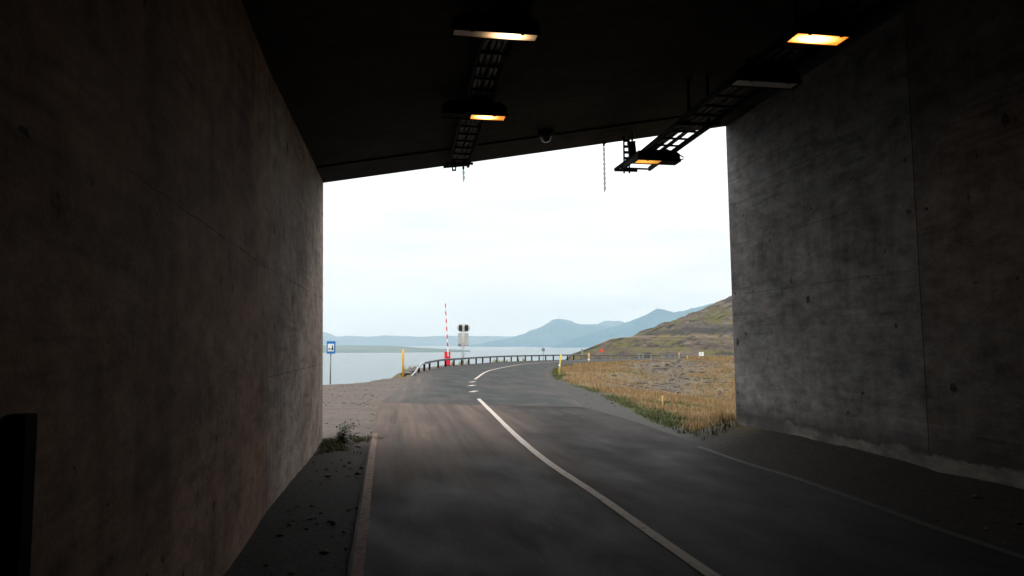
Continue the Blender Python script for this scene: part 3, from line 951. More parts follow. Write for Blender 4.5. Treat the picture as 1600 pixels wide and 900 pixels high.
# ------------------------------------------------------------------ guard rail
rl = smooth_line(rail_pts, 400)
rL = np.concatenate([[0], np.cumsum(np.hypot(*np.diff(rl, axis=0).T))])
def rail_at(s): return np.array([np.interp(s, rL, rl[:, 0]), np.interp(s, rL, rl[:, 1])])
gr = empty('guard_rail', (rl[40][0], rl[40][1], 0), 0, 'long low steel guard rail along the seaward edge of the bend', 'guard rail')
g0 = Vector((rl[40][0], rl[40][1], 0))
def beam(s0, s1, n, hf, name, mm):
    """W-profile band swept along the rail line"""
    prof = [(.0, -.14), (.05, -.11), (.05, -.06), (.0, -.02), (.0, .02), (.05, .06), (.05, .11), (.0, .14), (-.02, .14), (-.02, -.14)]
    vs = []; fs = []
    m_ = len(prof)
    for i, s in enumerate(np.linspace(s0, s1, n)):
        p_ = rail_at(s); q_ = rail_at(min(s + .3, rL[-1])); q0 = rail_at(max(s - .3, 0))
        d = (q_ - q0); d /= np.hypot(*d)
        nr = np.array([d[1], -d[0]])
        hgt, sc = hf(s)
        for (o_, z_) in prof:
            x, y = p_ + nr * (o_ + .06)
            vs.append((x - g0.x, y - g0.y, hgt + z_ * sc))
    for i in range(n - 1):
        for k in range(m_):
            fs.append((i * m_ + k, i * m_ + (k + 1) % m_, (i + 1) * m_ + (k + 1) % m_, (i + 1) * m_ + k))
    fs.append(tuple(range(m_))[::-1]); fs.append(tuple((n - 1) * m_ + k for k in range(m_)))
    return MB().add(vs, fs).build(name, mm, gr)
S_END = 9.0
hf = lambda s: (np.interp(s, [0, 2.0, S_END, 18], [.06, .16, .60, .64]), np.interp(s, [0, 4, S_END], [.25, .32, .62]))
beam(.1, S_END + 1.0, 60, hf, 'rail_end', M['rail_end'])
bear = (rl[:, 0] / rl[:, 1]) * F + 800
s_far = float(rL[int(np.argmin(np.abs(bear - 905)))])
beam(S_END + 1.002, s_far, 160, hf, 'rail', M['rail_dark'])
beam(s_far + .002, rL[-1], 80, lambda s: (.56, .5), 'rail', M['rail_far'])
post_px = [648, 655, 663.5, 672, 685, 697, 709.5, 722, 733] + [733 + 10.9 * k for k in range(1, 17)] + [907.4 + 10.2 * k for k in range(1, 16)]
bear = (rl[:, 0] / rl[:, 1]) * F + 800
for q_ in post_px:
    k = int(np.argmin(np.abs(bear - q_)))
    p_ = rl[k]
    hh = float(hf(rL[k])[0]) + .05
    if q_ > 905: hh = .52
    MB().box((p_[0] - g0.x, p_[1] - g0.y, hh / 2 - .15), (.15 if q_ < 905 else .10, .12, hh + .3)).build('post', M['dark_steel'] if q_ < 905 else M['rail_far'], gr)

# ------------------------------------------------------------------ barrier gate
bp = ground(700, 572.5)
bp = Vector((sizeat(-100.5, 70.5), 70.5, GR))
by = 70.5
k_ = by / F
bar = empty('barrier_gate', bp, R(4), 'red and white striped road barrier raised upright beside the guard rail', 'barrier')
hb = 21.0 * k_
MB().box((0, 0, hb / 2), (9.2 * k_, .40, hb)).build('cabinet', M['red'], bar, bevel=.03)
MB().box((0, 0, hb + .015), (9.6 * k_, .44, .05)).build('cabinet_lid', M['red'], bar)
MB().box((0, 0, .03), (10.0 * k_, .5, .10)).build('base_plate', M['dark_steel'], bar)
a = Vector((1.2 * k_, -.24, 16.0 * k_)); top = Vector((-3.6 * k_, -.24, 96.5 * k_))
boom = MB().bar(a, a + (top - a) * .02, .05, .10).build('boom', M['white'], bar)
dv = top - a
nst = 13
for i in range(nst):
    t0 = .02 + i * .98 / nst; t1 = .02 + (i + 1) * .98 / nst
    wd_ = .13 - .04 * t0
    MB().bar(a + dv * t0, a + dv * (t1 - .0005), .05, wd_).build('stripe', M['red'] if i % 2 == 0 and i > 0 else M['white'], boom)
MB().box((a.x, -.235, 17.5 * k_), (1.9 * k_, .06, 5.5 * k_)).build('boom_arm', M['white'], bar)
MB().box((0, .04, hb * .5), (4.0 * k_, .41, hb * .3)).build('door', M['red'], bar)

# ------------------------------------------------------------------ signal post seen from behind
sy = 73.5; k_ = sy / F
spx = Vector((sizeat(724 - 800, sy), sy, GR))
sg = empty('signal_post', spx, R(2), 'grey post with oval twin signal board above a square panel, seen from behind', 'signal')
def zpx(py): return atY(724, py, sy).z - GR
MB().tube([(-.10, 0, 0), (-.10, 0, zpx(507))], .045, 8).build('post', M['pale_metal'], sg, True)
MB().tube([(.06, 0, 0), (.06, 0, zpx(507))], .045, 8).build('post', M['pale_metal'], sg, True)
zc = zpx(512.3)
ob = MB().prism(capsule(.02, zc, 19.0 * k_, 11.8 * k_), .07, .10).build('signal_board', M['pale_metal'], sg)
for sgn, nm in ((-1, 0), (1, 0)):
    hd_ = MB().prism(rrect(.02 + sgn * 4.6 * k_, zc - .01, 5.5 * k_, 9.0 * k_, .10), -.14, .065)
    h_ = hd_.build('signal_head', M['black'], sg)
    MB().prism(oval(.02 + sgn * 4.6 * k_, zc, 1.6 * k_, 1.6 * k_, 16), -.17, -.142).build('back_cap', M['black'], h_)
MB().prism(capsule(.02, zc, 19.8 * k_, 12.6 * k_), .101, .112).build('board_edge', M['panel_back'], sg)
zt, zb = zpx(520.6), zpx(541.5)
MB().box((.0, .09, (zt + zb) / 2), (16.2 * k_, .03, zt - zb)).build('panel', M['panel_back'], sg)
for zz in (zt - .22, zb + .22): MB().box((0, .05, zz), (15.0 * k_, .04, .05)).build('panel_rail', M['pale_metal'], sg)
MB().box((-.38, .02, zb + .20), (.22, .12, .18)).build('junction_box', M['grey'], sg, bevel=.01)

# ------------------------------------------------------------------ blue picnic sign
bs = ground(516, 598.5, GR); by = bs.y; k_ = by / F
sn = empty('information_sign', bs, R(13), 'blue picnic place sign with white field on a thin dark post by the left wall', 'sign')
z0 = atY(516, 552.5, by).z - GR; z1 = atY(516, 533, by).z - GR
MB().tube([(0, 0, -.05), (0, 0, z0 + .02)], .035, 10).build('post', M['grey'], sn, True)
wS = 12.6 * k_
MB().box((0, .0, (z0 + z1) / 2), (wS, .16, z1 - z0)).build('sign_box', M['blue'], sn, bevel=.012)
MB().box((wS / 2 + .012, .01, (z0 + z1) / 2), (.022, .15, (z1 - z0) * .97)).build('side_panel', M['grey'], sn)
zm = (z0 + z1) / 2 - .01
MB().box((0, -.083, zm), (wS * .74, .006, (z1 - z0) * .60)).build('white_field', M['white'], sn)
pk = MB()
pk.prism([(.03, zm - .13), (.075, zm - .13), (.075, zm - .15), (.095, zm - .15), (.095, zm - .13), (.14, zm - .13), (.125, zm - .02), (.115, zm + .02), (.105, zm + .10), (.085, zm + .16), (.065, zm + .10), (.055, zm + .02), (.045, zm - .02)], -.093, -.087)
pk.box((-.07, -.09, zm - .04), (.12, .006, .022)); pk.box((-.07, -.09, zm - .09), (.15, .006, .018))
pk.box((-.10, -.09, zm - .09), (.018, .006, .10)); pk.box((-.04, -.09, zm - .09), (.018, .006, .10))
pk.build('pictogram', M['black'], sn)

# ------------------------------------------------------------------ yellow poles
def pole(px0, py0, px1, py1, label, mm, wpx, band=None, gz=None, group='yellow marker poles along the road'):
    b_ = ground(px0, py0, GR if gz is None else gz)
    tp = atY(px1, py1, b_.y)
    r = empty('marker_pole', b_, 0, label, 'marker pole', group)
    d = tp - b_
    rr = wpx * b_.y / F / 2
    MB().tube([Vector((0, 0, -.25)), d * .96, d], [rr, rr, rr * .6], 8).build('shaft', mm, r, True)
    if band:
        for (u0, u1) in band:
            MB().tube([d * u0, d * u1], rr * 1.12, 8).build('reflector', M['white'], r, True)
    return r
pole(629.5, 587, 630, 546, 'tall upright yellow pole at the gravel edge above the sea', M['yellow'], 3.4)
pole(872.5, 587, 876.5, 554, 'pale yellow pole leaning right at the tip of the grass', M['pale_yellow'], 2.6, [(.42, .52)])
def pole_at(px, pyb, pyt, Y, label, mm, wpx, band=None):
    b_ = atY(px, pyb, Y); tp = atY(px, pyt, Y)
    r = empty('marker_pole', b_, 0, label, 'marker pole', 'yellow marker poles along the road')
    d = tp - b_; rr = wpx * Y / F / 2
    MB().tube([Vector((0, 0, -.4)), d * .96, d], [rr, rr, rr * .6], 8).build('shaft', mm, r, True)
    if band:
        for (u0, u1) in band: MB().tube([d * u0, d * u1], rr * 1.12, 8).build('reflector', M['white'], r, True)
    return r
pole_at(920, 567, 552, 77, 'tan marker post at the far side of the grass, below the warning triangle', M['tan_post'], 2.8, [(.25, .4)])
pole_at(1061, 562, 551, 96, 'yellow marker post left of the white square sign, taller of that pair', M['tan_post'], 1.5)
pole_at(1074, 562, 556, 97, 'shorter yellow marker post between the taller one and the white square sign', M['tan_post'], 1.2)
pole_at(1035, 634, 618, 23.5, 'small yellow post with a dark tip standing in the dry grass', M['tan_post'], 2.6)

# ------------------------------------------------------------------ small far signs
def post_sign(name, px, pyb, pyt, Y, label, cat, rz=0.0):
    b_ = atY(px, pyb, Y)
    r = empty(name, b_, rz, label, cat)
    return r, atY(px, pyt, Y).z - b_.z, Y / F
r, h, k_ = post_sign('round_sign', 849, 562, 544, 97, 'small grey round road sign seen from behind beyond the guard rail', 'sign')
MB().tube([(0, 0, -1.5), (0, 0, h - 1 * k_)], .7 * k_, 8).build('post', M['galv'], r, True)
MB().prism(oval(0, h - 2.6 * k_, 2.6 * k_, 2.8 * k_), -.03, .0).build('sign_back', M['rail_dark'], r)
MB().box((0, -.04, h - 2.6 * k_), (.9 * k_, .02, 3.6 * k_)).build('clamp', M['grey'], r)
r, h, k_ = post_sign('warning_sign', 940.5, 561, 543.3, 112, 'red bordered orange warning triangle before the hillside', 'sign')
MB().tube([(0, .05, -2.0), (0, .05, h - 4 * k_)], .5 * k_, 8).build('post', M['rail_dark'], r, True)
tri = lambda s_, zb_: [(-s_ * .5, zb_), (s_ * .5, zb_), (0, zb_ + s_ * .87)]
MB().prism(tri(7.4 * k_, h - 6.6 * k_), -.02, .02).build('border', M['red'], r)
MB().prism(tri(4.4 * k_, h - 5.7 * k_), -.03, -.021).build('face', M['orange'], r)
MB().box((0, -.034, h - 4.3 * k_), (.7 * k_, .006, 1.8 * k_)).build('symbol', M['black'], r)
r, h, k_ = post_sign('square_sign', 1096, 563, 550, 104, 'small white square sign with a dark mark on the far grass', 'sign')
MB().box((0, 0, h - 3 * k_), (7.4 * k_, .04, 5.8 * k_)).build('face', M['white'], r)
MB().prism([(-.9 * k_, h - 2.0 * k_), (1.0 * k_, h - 2.0 * k_), (.5 * k_, h - 3.3 * k_), (.1 * k_, h - 3.9 * k_), (-.4 * k_, h - 3.3 * k_)], -.03, -.021).build('symbol', M['black'], r)
for x in (-2.2, 2.2): MB().tube([(x * k_, .04, -.8), (x * k_, .04, h - 5 * k_)], .4 * k_, 6).build('post', M['galv'], r, True)
for (px, pyb, pyt, wpx, Y, lb) in [(998.5, 563, 552, 2.8, 100, 'left one of two small grey backed signs standing close together on the far verge'),
                                   (1005, 563, 552.5, 3.0, 100, 'right one of two small grey backed signs standing close together on the far verge'),
                                   (1017.5, 562, 553, 2.4, 101, 'lone small grey sign right of the close pair on the far verge'),
                                   (909.5, 560, 545, 3.0, 108, 'faint pale signboard with two posts behind the guard rail at the hill foot')]:
    r, h, k_ = post_sign('small_sign', px, pyb, pyt, Y, lb, 'sign')
    r['group'] = 'small grey signs on the far verge'
    MB().box((0, 0, h - 2.2 * k_), (wpx * k_, .03, 4.2 * k_)).build('sign_back', M['galv'], r)
    for x in (-.35, .35): MB().tube([(x * wpx * k_, -.03, -1.2), (x * wpx * k_, -.03, h)], .35 * k_, 6).build('post', M['galv'], r, True)
r, h, k_ = post_sign('metal_post', 954, 561, 549, 106, 'thin bare metal post behind the guard rail right of the warning triangle', 'post')
MB().tube([(0, 0, -1.5), (0, 0, h)], .5 * k_, 8).build('shaft', M['rail_dark'], r, True)
MB().box((0, 0, h), (1.6 * k_, .1, .8 * k_)).build('cap', M['rail_dark'], r)

# ------------------------------------------------------------------ grass, stones, weeds
def blades(name, pts, zs, hmin, hmax, wid, m, label, cat, lean=.5, per=3):
    n = len(pts) * per
    px = np.repeat(pts[:, 0], per) + rng.normal(0, .05, n)
    py = np.repeat(pts[:, 1], per) + rng.normal(0, .05, n)
    pz = np.repeat(zs, per)
    hh = rng.uniform(hmin, hmax, n) * (.55 + .9 * np.repeat(fbm(pts[:, 0] * .5, pts[:, 1] * .4, 91, 3), per))
    an = rng.uniform(0, 2 * np.pi, n)
    ld = rng.uniform(0, 2 * np.pi, n); ll = rng.uniform(.1, lean, n) * hh
    ww = wid * rng.uniform(.6, 1.4, n) * (1 + np.maximum(py - 22, 0) / 40)
    a = np.stack([px - np.cos(an) * ww, py - np.sin(an) * ww, pz - .03], 1)
    b_ = np.stack([px + np.cos(an) * ww, py + np.sin(an) * ww, pz - .03], 1)
    mid = np.stack([px + np.cos(ld) * ll * .35, py + np.sin(ld) * ll * .35, pz + hh * .6], 1)
    c_ = mid + np.stack([np.cos(an) * ww * .7, np.sin(an) * ww * .7, np.zeros(n)], 1)
    d_2 = mid - np.stack([np.cos(an) * ww * .7, np.sin(an) * ww * .7, np.zeros(n)], 1)
    e = np.stack([px + np.cos(ld) * ll, py + np.sin(ld) * ll, pz + hh], 1)
    v = np.stack([a, b_, c_, d_2, e], 1).reshape(-1, 3)
    i = np.arange(n)[:, None] * 5
    quads = (i + np.array([[0, 1, 2, 3]])).tolist(); tris = (i + np.array([[3, 2, 4]])).tolist()
    me = bpy.data.meshes.new(name)
    me.from_pydata(v.tolist(), [], quads + tris)
    me.materials.append(m)
    ca = me.color_attributes.new('mask', 'FLOAT_COLOR', 'POINT')
    tint = np.repeat(rng.uniform(0, 1, n), 5)
    cc = np.stack([tint, tint, tint, np.ones_like(tint)], 1)
    ca.data.foreach_set('color', cc.ravel())
    o = bpy.data.objects.new(name, me); C.objects.link(o)
    return tag(o, label, cat, kind='stuff')
def grass_mat(name, c0, c1, c2, patch):
    m, t, b = mat(name)
    p = opos(t)
    at = N(t, 'ShaderNodeVertexColor'); at.layer_name = 'mask'
    col = ramp(t, at.outputs['Color'], [(0.0, c0), (.5, c1), (1.0, c2)])
    col = mixc(t, ramp(t, noise(t, p, .35, 4, .6), [(.45, 0.0), (.65, .65)]), col, patch)
    t.links.new(col, b.inputs['Base Color'])
    b.inputs['Roughness'].default_value = .8
    b.inputs['Specular IOR Level'].default_value = .2
    return m
M['dry'] = grass_mat('dry_grass', (.18, .10, .042), (.29, .18, .082), (.39, .275, .15), (.15, .12, .045))
M['green'] = grass_mat('green_grass', (.04, .055, .014), (.068, .084, .024), (.12, .124, .048), (.10, .085, .036))
def scatter(n, x0, x1, y0, y1, power=1.0):
    # denser near the viewer
    u = rng.uniform(0, 1, n) ** power
    Y = y0 + (y1 - y0) * u
    X = rng.uniform(x0, x1, n)
    return np.stack([X, Y], 1)
Pg = scatter(180000, 2.5, 42, 13.5, 119, 1.8)
Pg = Pg[(Pg[:, 0] / Pg[:, 1] < .345) & (Pg[:, 0] < np.interp(Pg[:, 1], [13, 16.2, 16.3], [20, 20, 60]))]
outw = Pg[:, 0] < np.interp(Pg[:, 1], [0, 15.9, 16.0, 100], [-1, -1, 99, 99])
Pg = Pg[outw | (Pg[:, 1] > 16.0)]
d, ins, st, fr = field_masks(Pg)
u = rng.uniform(0, 1, len(Pg))
kd = ins & (u < (1 - st * .975)) & (d > .35) & (u < (1.1 - fr))
dry = Pg[kd & (rng.uniform(0, 1, len(Pg)) < .25 + .75 * sst(.38, .58, fbm(Pg[:, 0] * .35, Pg[:, 1] * .3, 57, 4)))][:48000]
blades('dry_grass', dry, land_z(dry), .07, .27, .007, M['dry'], 'tall dry golden grass covering the verge right of the road', 'grass')
kg = ins & (Pg[:, 1] > 15.7) & (rng.uniform(0, 1, len(Pg)) < fr * .9)
Pf = scatter(60000, 2.5, 22, 13.0, 60, 2.2)
Pf = Pf[(Pf[:, 0] / Pf[:, 1] < .36)]
df, insf, stf, frf = field_masks(Pf)
kf = insf & (df < 1.5) & (rng.uniform(0, 1, len(Pf)) < np.maximum(frf, .8 * (1 - sst(16.5, 19, Pf[:, 1])))) & (Pf[:, 1] > 15.4) & (Pf[:, 0] < np.interp(Pf[:, 1], [14, 15.9, 15.95, 90], [5.0, 4.7, 90, 90]))
grn = np.concatenate([Pg[kg][:6000], Pf[kf][:14000]])
blades('green_grass', grn, land_z(grn), .03, .13, .008, M['green'], 'low green grass fringe between the shoulder and the dry grass', 'grass', .8)
# tufts along the sea edge behind the rail start
Pc = scatter(5000, -10.5, 2, 40, 92)
dc = seg_dist(Pc, coast)
Pc = Pc[(dc < 1.0) & (rng.uniform(0, 1, len(Pc)) < .5) & inside(Pc, land_poly) & (fbm(Pc[:, 0] * .8, Pc[:, 1] * .3, 5, 3) > .5) & (Pc[:, 1] > 51)]
blades('shore_grass', Pc, land_z(Pc), .15, .5, .02, grass_mat('shore_grass', (.10, .10, .03), (.25, .21, .06), (.36, .30, .09), (.22, .2, .06)), 'yellowish grass tufts on the sea edge behind the guard rail', 'grass')

def stone_mesh(n, pts, zs, rmin, rmax, power=2.5):
    base = np.array([(0, 0, 1), (.9, 0, .3), (.28, .85, .35), (-.72, .52, .3), (-.72, -.52, .35), (.28, -.85, .3), (.7, .5, -.4), (-.3, .8, -.4), (-.9, 0, -.4), (-.3, -.8, -.4), (.7, -.5, -.4)])
    faces = [(0, 1, 2), (0, 2, 3), (0, 3, 4), (0, 4, 5), (0, 5, 1), (1, 6, 2), (2, 6, 7), (2, 7, 3), (3, 7, 8), (3, 8, 4), (4, 8, 9), (4, 9, 5), (5, 9, 10), (5, 10, 1), (1, 10, 6)]
    mb_v = []; mb_f = []
    for i in range(n):
        r_ = rmin + (rmax - rmin) * random.random() ** power
        an = random.uniform(0, 6.28)
        sc = np.array([random.uniform(.7, 1.4), random.uniform(.7, 1.3), random.uniform(.45, .9)]) * r_
        v = base * (1 + rng.uniform(-.25, .25, (11, 1))) * sc
        ca, sa = math.cos(an), math.sin(an)
        v = np.stack([v[:, 0] * ca - v[:, 1] * sa, v[:, 0] * sa + v[:, 1] * ca, v[:, 2]], 1) + np.array([pts[i, 0], pts[i, 1], zs[i] + r_ * .15])
        k = len(mb_v)
        mb_v += v.tolist(); mb_f += [tuple(a_ + k for a_ in f) for f in faces]
    mb = MB(); mb.v = mb_v; mb.f = mb_f; mb.mi = [0] * len(mb_f)
    return mb
def stone_mat():
    m, t, b = mat('bank_stone')
    f = noise(t, opos(t), 1.7, 5, .7)
    t.links.new(ramp(t, f, [(.3, (.024, .018, .014)), (.5, (.070, .054, .040)), (.72, (.14, .11, .08))]), b.inputs['Base Color'])
    b.inputs['Roughness'].default_value = .9
    return m
M['bank_stone'] = stone_mat()
Ps = scatter(16000, 3, 33, 30, 86, 1.2)
Ps = Ps[Ps[:, 0] / Ps[:, 1] < .34]
_, i_, st_, _ = field_masks(Ps)
Ps = Ps[i_ & (rng.uniform(0, 1, len(Ps)) < st_ * .9)][:2600]
o = stone_mesh(len(Ps), Ps, land_z(Ps) - .04, .03, .26, 4.5).build('stones', M['bank_stone'])
tag(o, 'loose grey stones strewn over the bank behind the dry grass', 'stones', kind='stuff')
# loose stones on the gravel lay-by and along the verges
Pl = np.concatenate([np.stack([rng.uniform(-12, -2.9, 5200), rng.uniform(15.3, 49, 5200)], 1), np.stack([rng.uniform(2.5, 9, 3000), rng.uniform(15, 50, 3000)], 1), np.stack([rng.uniform(-3.9, -1.2, 900), rng.uniform(4, 15, 900)], 1), np.stack([rng.uniform(4, 7, 900), rng.uniform(5, 15.5, 900)], 1)])
rpoly = [tuple(v[:2]) for v in oldL] + [tuple(v[:2]) for v in newL] + [tuple(v[:2]) for v in newR[::-1]] + [tuple(v[:2]) for v in oldR[::-1]]
okp = inside(Pl, land_poly) & ~inside(Pl, rpoly) & ~inside(Pl, field_poly) & (rng.uniform(0, 1, len(Pl)) < (.12 + .8 * sst(.42, .66, fbm(Pl[:, 0] * .6, Pl[:, 1] * .4, 77, 4))))
wlx = np.interp(Pl[:, 1], [p_[1] for p_ in WL][::-1], [p_[0] for p_ in WL][::-1]); wrx = np.interp(Pl[:, 1], [p_[1] for p_ in WR][::-1], [p_[0] for p_ in WR][::-1])
okp &= (Pl[:, 1] > 15.3) | ((Pl[:, 0] > wlx + .05) & (Pl[:, 0] < wrx - .05))
Pl = Pl[okp]
o = stone_mesh(len(Pl), Pl, land_z(Pl), .008, .05, 5.0).build('gravel', M['bank_stone'])
tag(o, 'loose small stones scattered on the gravel lay-by and verges', 'gravel', kind='stuff')
# dark boulders where the rail starts
for k, (px, py, rr, lb) in enumerate([(641, 584.5, .30, 'dark boulder nearest the yellow pole at the sunken guard rail end'), (646, 582, .36, 'dark boulder behind the sunken guard rail end'), (652.5, 578.5, .30, 'dark boulder behind the first guard rail post')]):
    q = ground(px, py + 1.5, GR)
    r = stone_mesh(1, np.array([[0., 0.]]), [0.], rr, rr).build('boulder', M['rock'])
    r.location = (q.x - .3, q.y + .6, -.02)
    tag(r, lb, 'rock', 'boulders at the guard rail end')

# weed at the foot of the left wall
wp = Vector((wl(15.1) + .22, 15.35, GR))
weed = empty('weed', wp, 0, 'dark leafy weed growing at the end of the left tunnel wall', 'plant')
st_mb = MB(); lf = MB()
for k in range(11):
    az = random.uniform(-1.2, 1.8); ln = random.uniform(.25, .62)
    d = Vector((math.cos(az) * .5, math.sin(az) * .4 - .2, random.uniform(.6, 1.0))).normalized()
    if k < 3: d = Vector((.75, -.1, .45)).normalized(); ln = .45
    pts = [Vector((random.uniform(-.08, .08), random.uniform(-.08, .08), -.02))]
    for j in range(5):
        pts.append(pts[-1] + (d + Vector((random.uniform(-.2, .2), random.uniform(-.2, .2), -.06 * j))) * ln / 5)
    st_mb.tube(pts, [.008, .007, .006, .005, .004, .003], 5)
    for p_ in pts[1:]:
        for j in range(9):
            c_ = p_ + Vector((random.gauss(0, .05), random.gauss(0, .05), random.gauss(0, .04)))
            rt = Matrix.Rotation(random.uniform(0, 6.28), 3, 'Z') @ Matrix.Rotation(random.uniform(-.9, .9), 3, 'X')
            L = random.uniform(.03, .065)
            vs = [c_ + rt @ Vector(v_) for v_ in ((0, 0, 0), (L * .4, L * .5, .006), (0, L * 1.3, -.004), (-L * .4, L * .5, .006))]
            lf.add(vs, [(0, 1, 2, 3)])
st_mb.build('stem', M['stem'], weed); lf.build('leaves', M['leaf'], weed)
# low green growth round it and in the verges by the mouth
Pv = np.stack([rng.uniform(-3.9, -2.75, 4200), 13.2 + rng.gamma(2.0, .9, 4200)], 1)
Pv = Pv[(Pv[:, 1] < 17.5) & (Pv[:, 0] > np.interp(Pv[:, 1], [8, 15.15, 15.2, 20], [-2.8, -3.8, -4.2, -4.5])) & (rng.uniform(0, 1, len(Pv)) < sst(.44, .6, fbm(Pv[:, 0] * 1.6, Pv[:, 1] * 1.2, 33, 3)) * np.exp(-((Pv[:, 1] - 15.6) / 1.3) ** 2))]
Pw = np.stack([rng.uniform(3.9, 6.6, 9000), rng.uniform(11.5, 16.2, 9000)], 1)
xw = np.interp(Pw[:, 1], [p_[1] for p_ in WR][::-1], [p_[0] for p_ in WR][::-1])
Pw = Pw[(Pw[:, 0] < xw - .02) & (Pw[:, 0] > xw - 1.05) & (rng.uniform(0, 1, len(Pw)) < sst(.42, .6, fbm(Pw[:, 0] * 1.2, Pw[:, 1] * .9, 35, 3)) * sst(13, 15.5, Pw[:, 1]) * .25)]
Pall = Pv
blades('verge_grass', Pall, land_z(Pall), .02, .07, .006, M['green'], 'short sparse green growth around the weed at the left wall end', 'grass', .9)

# ------------------------------------------------------------------ hill
cols = [840, 872, 892, 920, 955, 1000, 1050, 1100, 1150, 1220, 1300, 1420, 1600]
rows = [  # depth, silhouette row in the photograph for every column (None = sea floor)
    (124, [None, None, None, None, None, 640, 566, 563, 562, 561, 560, 559, 558]),
    (142, [None, None, 585, 570, 562, 559, 558.5, 558, 557, 556, 555, 554, 552]),
    (185, [None, 585, 562, 552, 545, 542, 542, 543, 543, 540, 535, 530, 520]),
    (225, [None, 572, 553, 543.5, 529, 524.5, 525, 526, 527, 525, 520, 512, 500]),
    (232, [None, 574, 555, 545, 530, 524.8, 525.3, 526.2, 527.2, 525.5, 521, 513, 501]),
    (275, [None, 590, 572, 556, 540, 529, 528.5, 528, 528.5, 526, 522, 514, 502]),
    (292, [None, 590, 575, 560, 540, 522.5, 517, 515, 514, 508, 500, 488, 470]),
    (350, [None, 600, 590, 575, 548, 521, 499.5, 483, 463, 437, 405, 365, 320]),
    (400, [None, None, None, 590, 560, 526, 502, 486, 467, 442, 410, 372, 335]),
]
CZ = np.zeros((len(rows), len(cols))); CB = np.array([(c_ - 800) / F for c_ in cols])
CD = np.array([r_[0] for r_ in rows], float)
for i, (D, pys) in enumerate(rows):
    for j, py in enumerate(pys):
        CZ[i, j] = -36 if py is None else atY(cols[j], py, D).z
nb, nd = 300, 240
tb = np.linspace(CB[0], CB[-1], nb) if False else np.concatenate([np.linspace(CB[0], .33, 230), np.linspace(.333, CB[-1], 70)])
td = np.concatenate([np.linspace(124, 233, 150), np.linspace(234, 400, 130)])
tmp = np.array([np.interp(tb, CB, CZ[i]) for i in range(len(rows))])
HZ = np.array([np.interp(td, CD, tmp[:, j]) for j in range(nb)]).T
for _ in range(1):                       # soften the facets
    HZ[1:-1, 1:-1] = (HZ[1:-1, 1:-1] * 2 + HZ[:-2, 1:-1] + HZ[2:, 1:-1] + HZ[1:-1, :-2] + HZ[1:-1, 2:]) / 6
TB, TD = np.meshgrid(tb, td)
HX, HY = TB * TD, TD.copy()
gul = fbm((HX + HY * .55) * .055, (HY - HX * .4) * .012, 101, 5, .55)
nn = (gul - .5) * 6.0 + (fbm(HX * .18, HY * .10, 111, 4, .6) - .5) * 2.4 + (fbm(HX * .6, HY * .3, 131, 3, .6) - .5) * .9
calm = np.where((TD > 220) & (TD < 285), .10, 1.0) * sst(124, 150, TD) * sst(-34, 0, HZ)
HZ = HZ + nn * calm * np.interp(TD, [124, 180, 225, 260, 350], [.15, .55, .4, .5, 1.0])
m, t, b = mat('hill')
p = opos(t)
uvn = N(t, 'ShaderNodeUVMap'); uvn.uv_map = 'UVMap'
big = noise(t, p, .035, 6, .6, None, .8); med = noise(t, p, .16, 6, .65, (1, .6, 2.2)); fin = noise(t, p, .9, 5, .7)
at = N(t, 'ShaderNodeVertexColor'); at.layer_name = 'mask'
asep = N(t, 'ShaderNodeSeparateColor'); t.links.new(at.outputs['Color'], asep.inputs['Color'])
diag = noise(t, uvn.outputs['UV'], 1.0, 6, .62, (.05, .16, 1), 1.0)
med2 = noise(t, p, .55, 7, .75, (1, .7, 1.8), .3)
med = mth(t, 'ADD', mth(t, 'MULTIPLY', med, .55), mth(t, 'MULTIPLY', med2, .45))
lowc = ramp(t, med, [(.38, (.026, .020, .016)), (.5, (.075, .058, .044)), (.62, (.14, .108, .08))])
uppc = ramp(t, med, [(.38, (.027, .021, .019)), (.5, (.085, .068, .058)), (.62, (.17, .142, .12))])
col = mixc(t, asep.outputs['Green'], lowc, uppc)
col = mixc(t, ramp(t, diag, [(.49, 0.0), (.56, .75)]), col, (.092, .084, .026))
col = mixc(t, ramp(t, big, [(.54, 0.0), (.66, .5)]), col, (.13, .092, .048))
col = mixc(t, asep.outputs['Red'], col, (.40, .28, .17))
col = mixc(t, asep.outputs['Blue'], col, (.035, .032, .032))
col = mixc(t, .6, col, ramp(t, fin, [(.3, .5), (.68, 1.25)]), 'MULTIPLY')
dk = noise(t, uvn.outputs['UV'], 1.0, 5, .6, (.045, .30, 1), .6)
col = mixc(t, ramp(t, dk, [(.55, 0.0), (.60, .9)]), col, (.022, .024, .019))
t.links.new(col, b.inputs['Base Color'])
b.inputs['Roughness'].default_value = .95
b.inputs['Specular IOR Level'].default_value = .1
bump(t, b, mth(t, 'ADD', med, mth(t, 'MULTIPLY', fin, .4)), .8, 1.0)
HU = HX * .8 + HY * .5; HV = HZ * 2.2 - HX * 1.0 + HY * .1
nH = fbm(HX * .12, HY * .12, 121, 4)
mR = sst(221, 226, TD) * (1 - sst(232, 290, TD)) * (.5 + .5 * sst(.3, .6, nH)) * .95
mG = sst(275, 300, TD)
mB = sst(280, 290, TD) * (1 - sst(294, 318, TD + (nH - .5) * 30)) * sst(.16, .19, TB + (nH - .5) * .06) * .8
o = grid_obj('hill', HX, HY, HZ, m, uv=(HU, HV), attr=np.stack([mR, mG, mB, np.ones_like(mR)], -1))
tag(o, 'brown and green stony hillside with a level bench, rising right of the bay', 'hill', kind='structure')

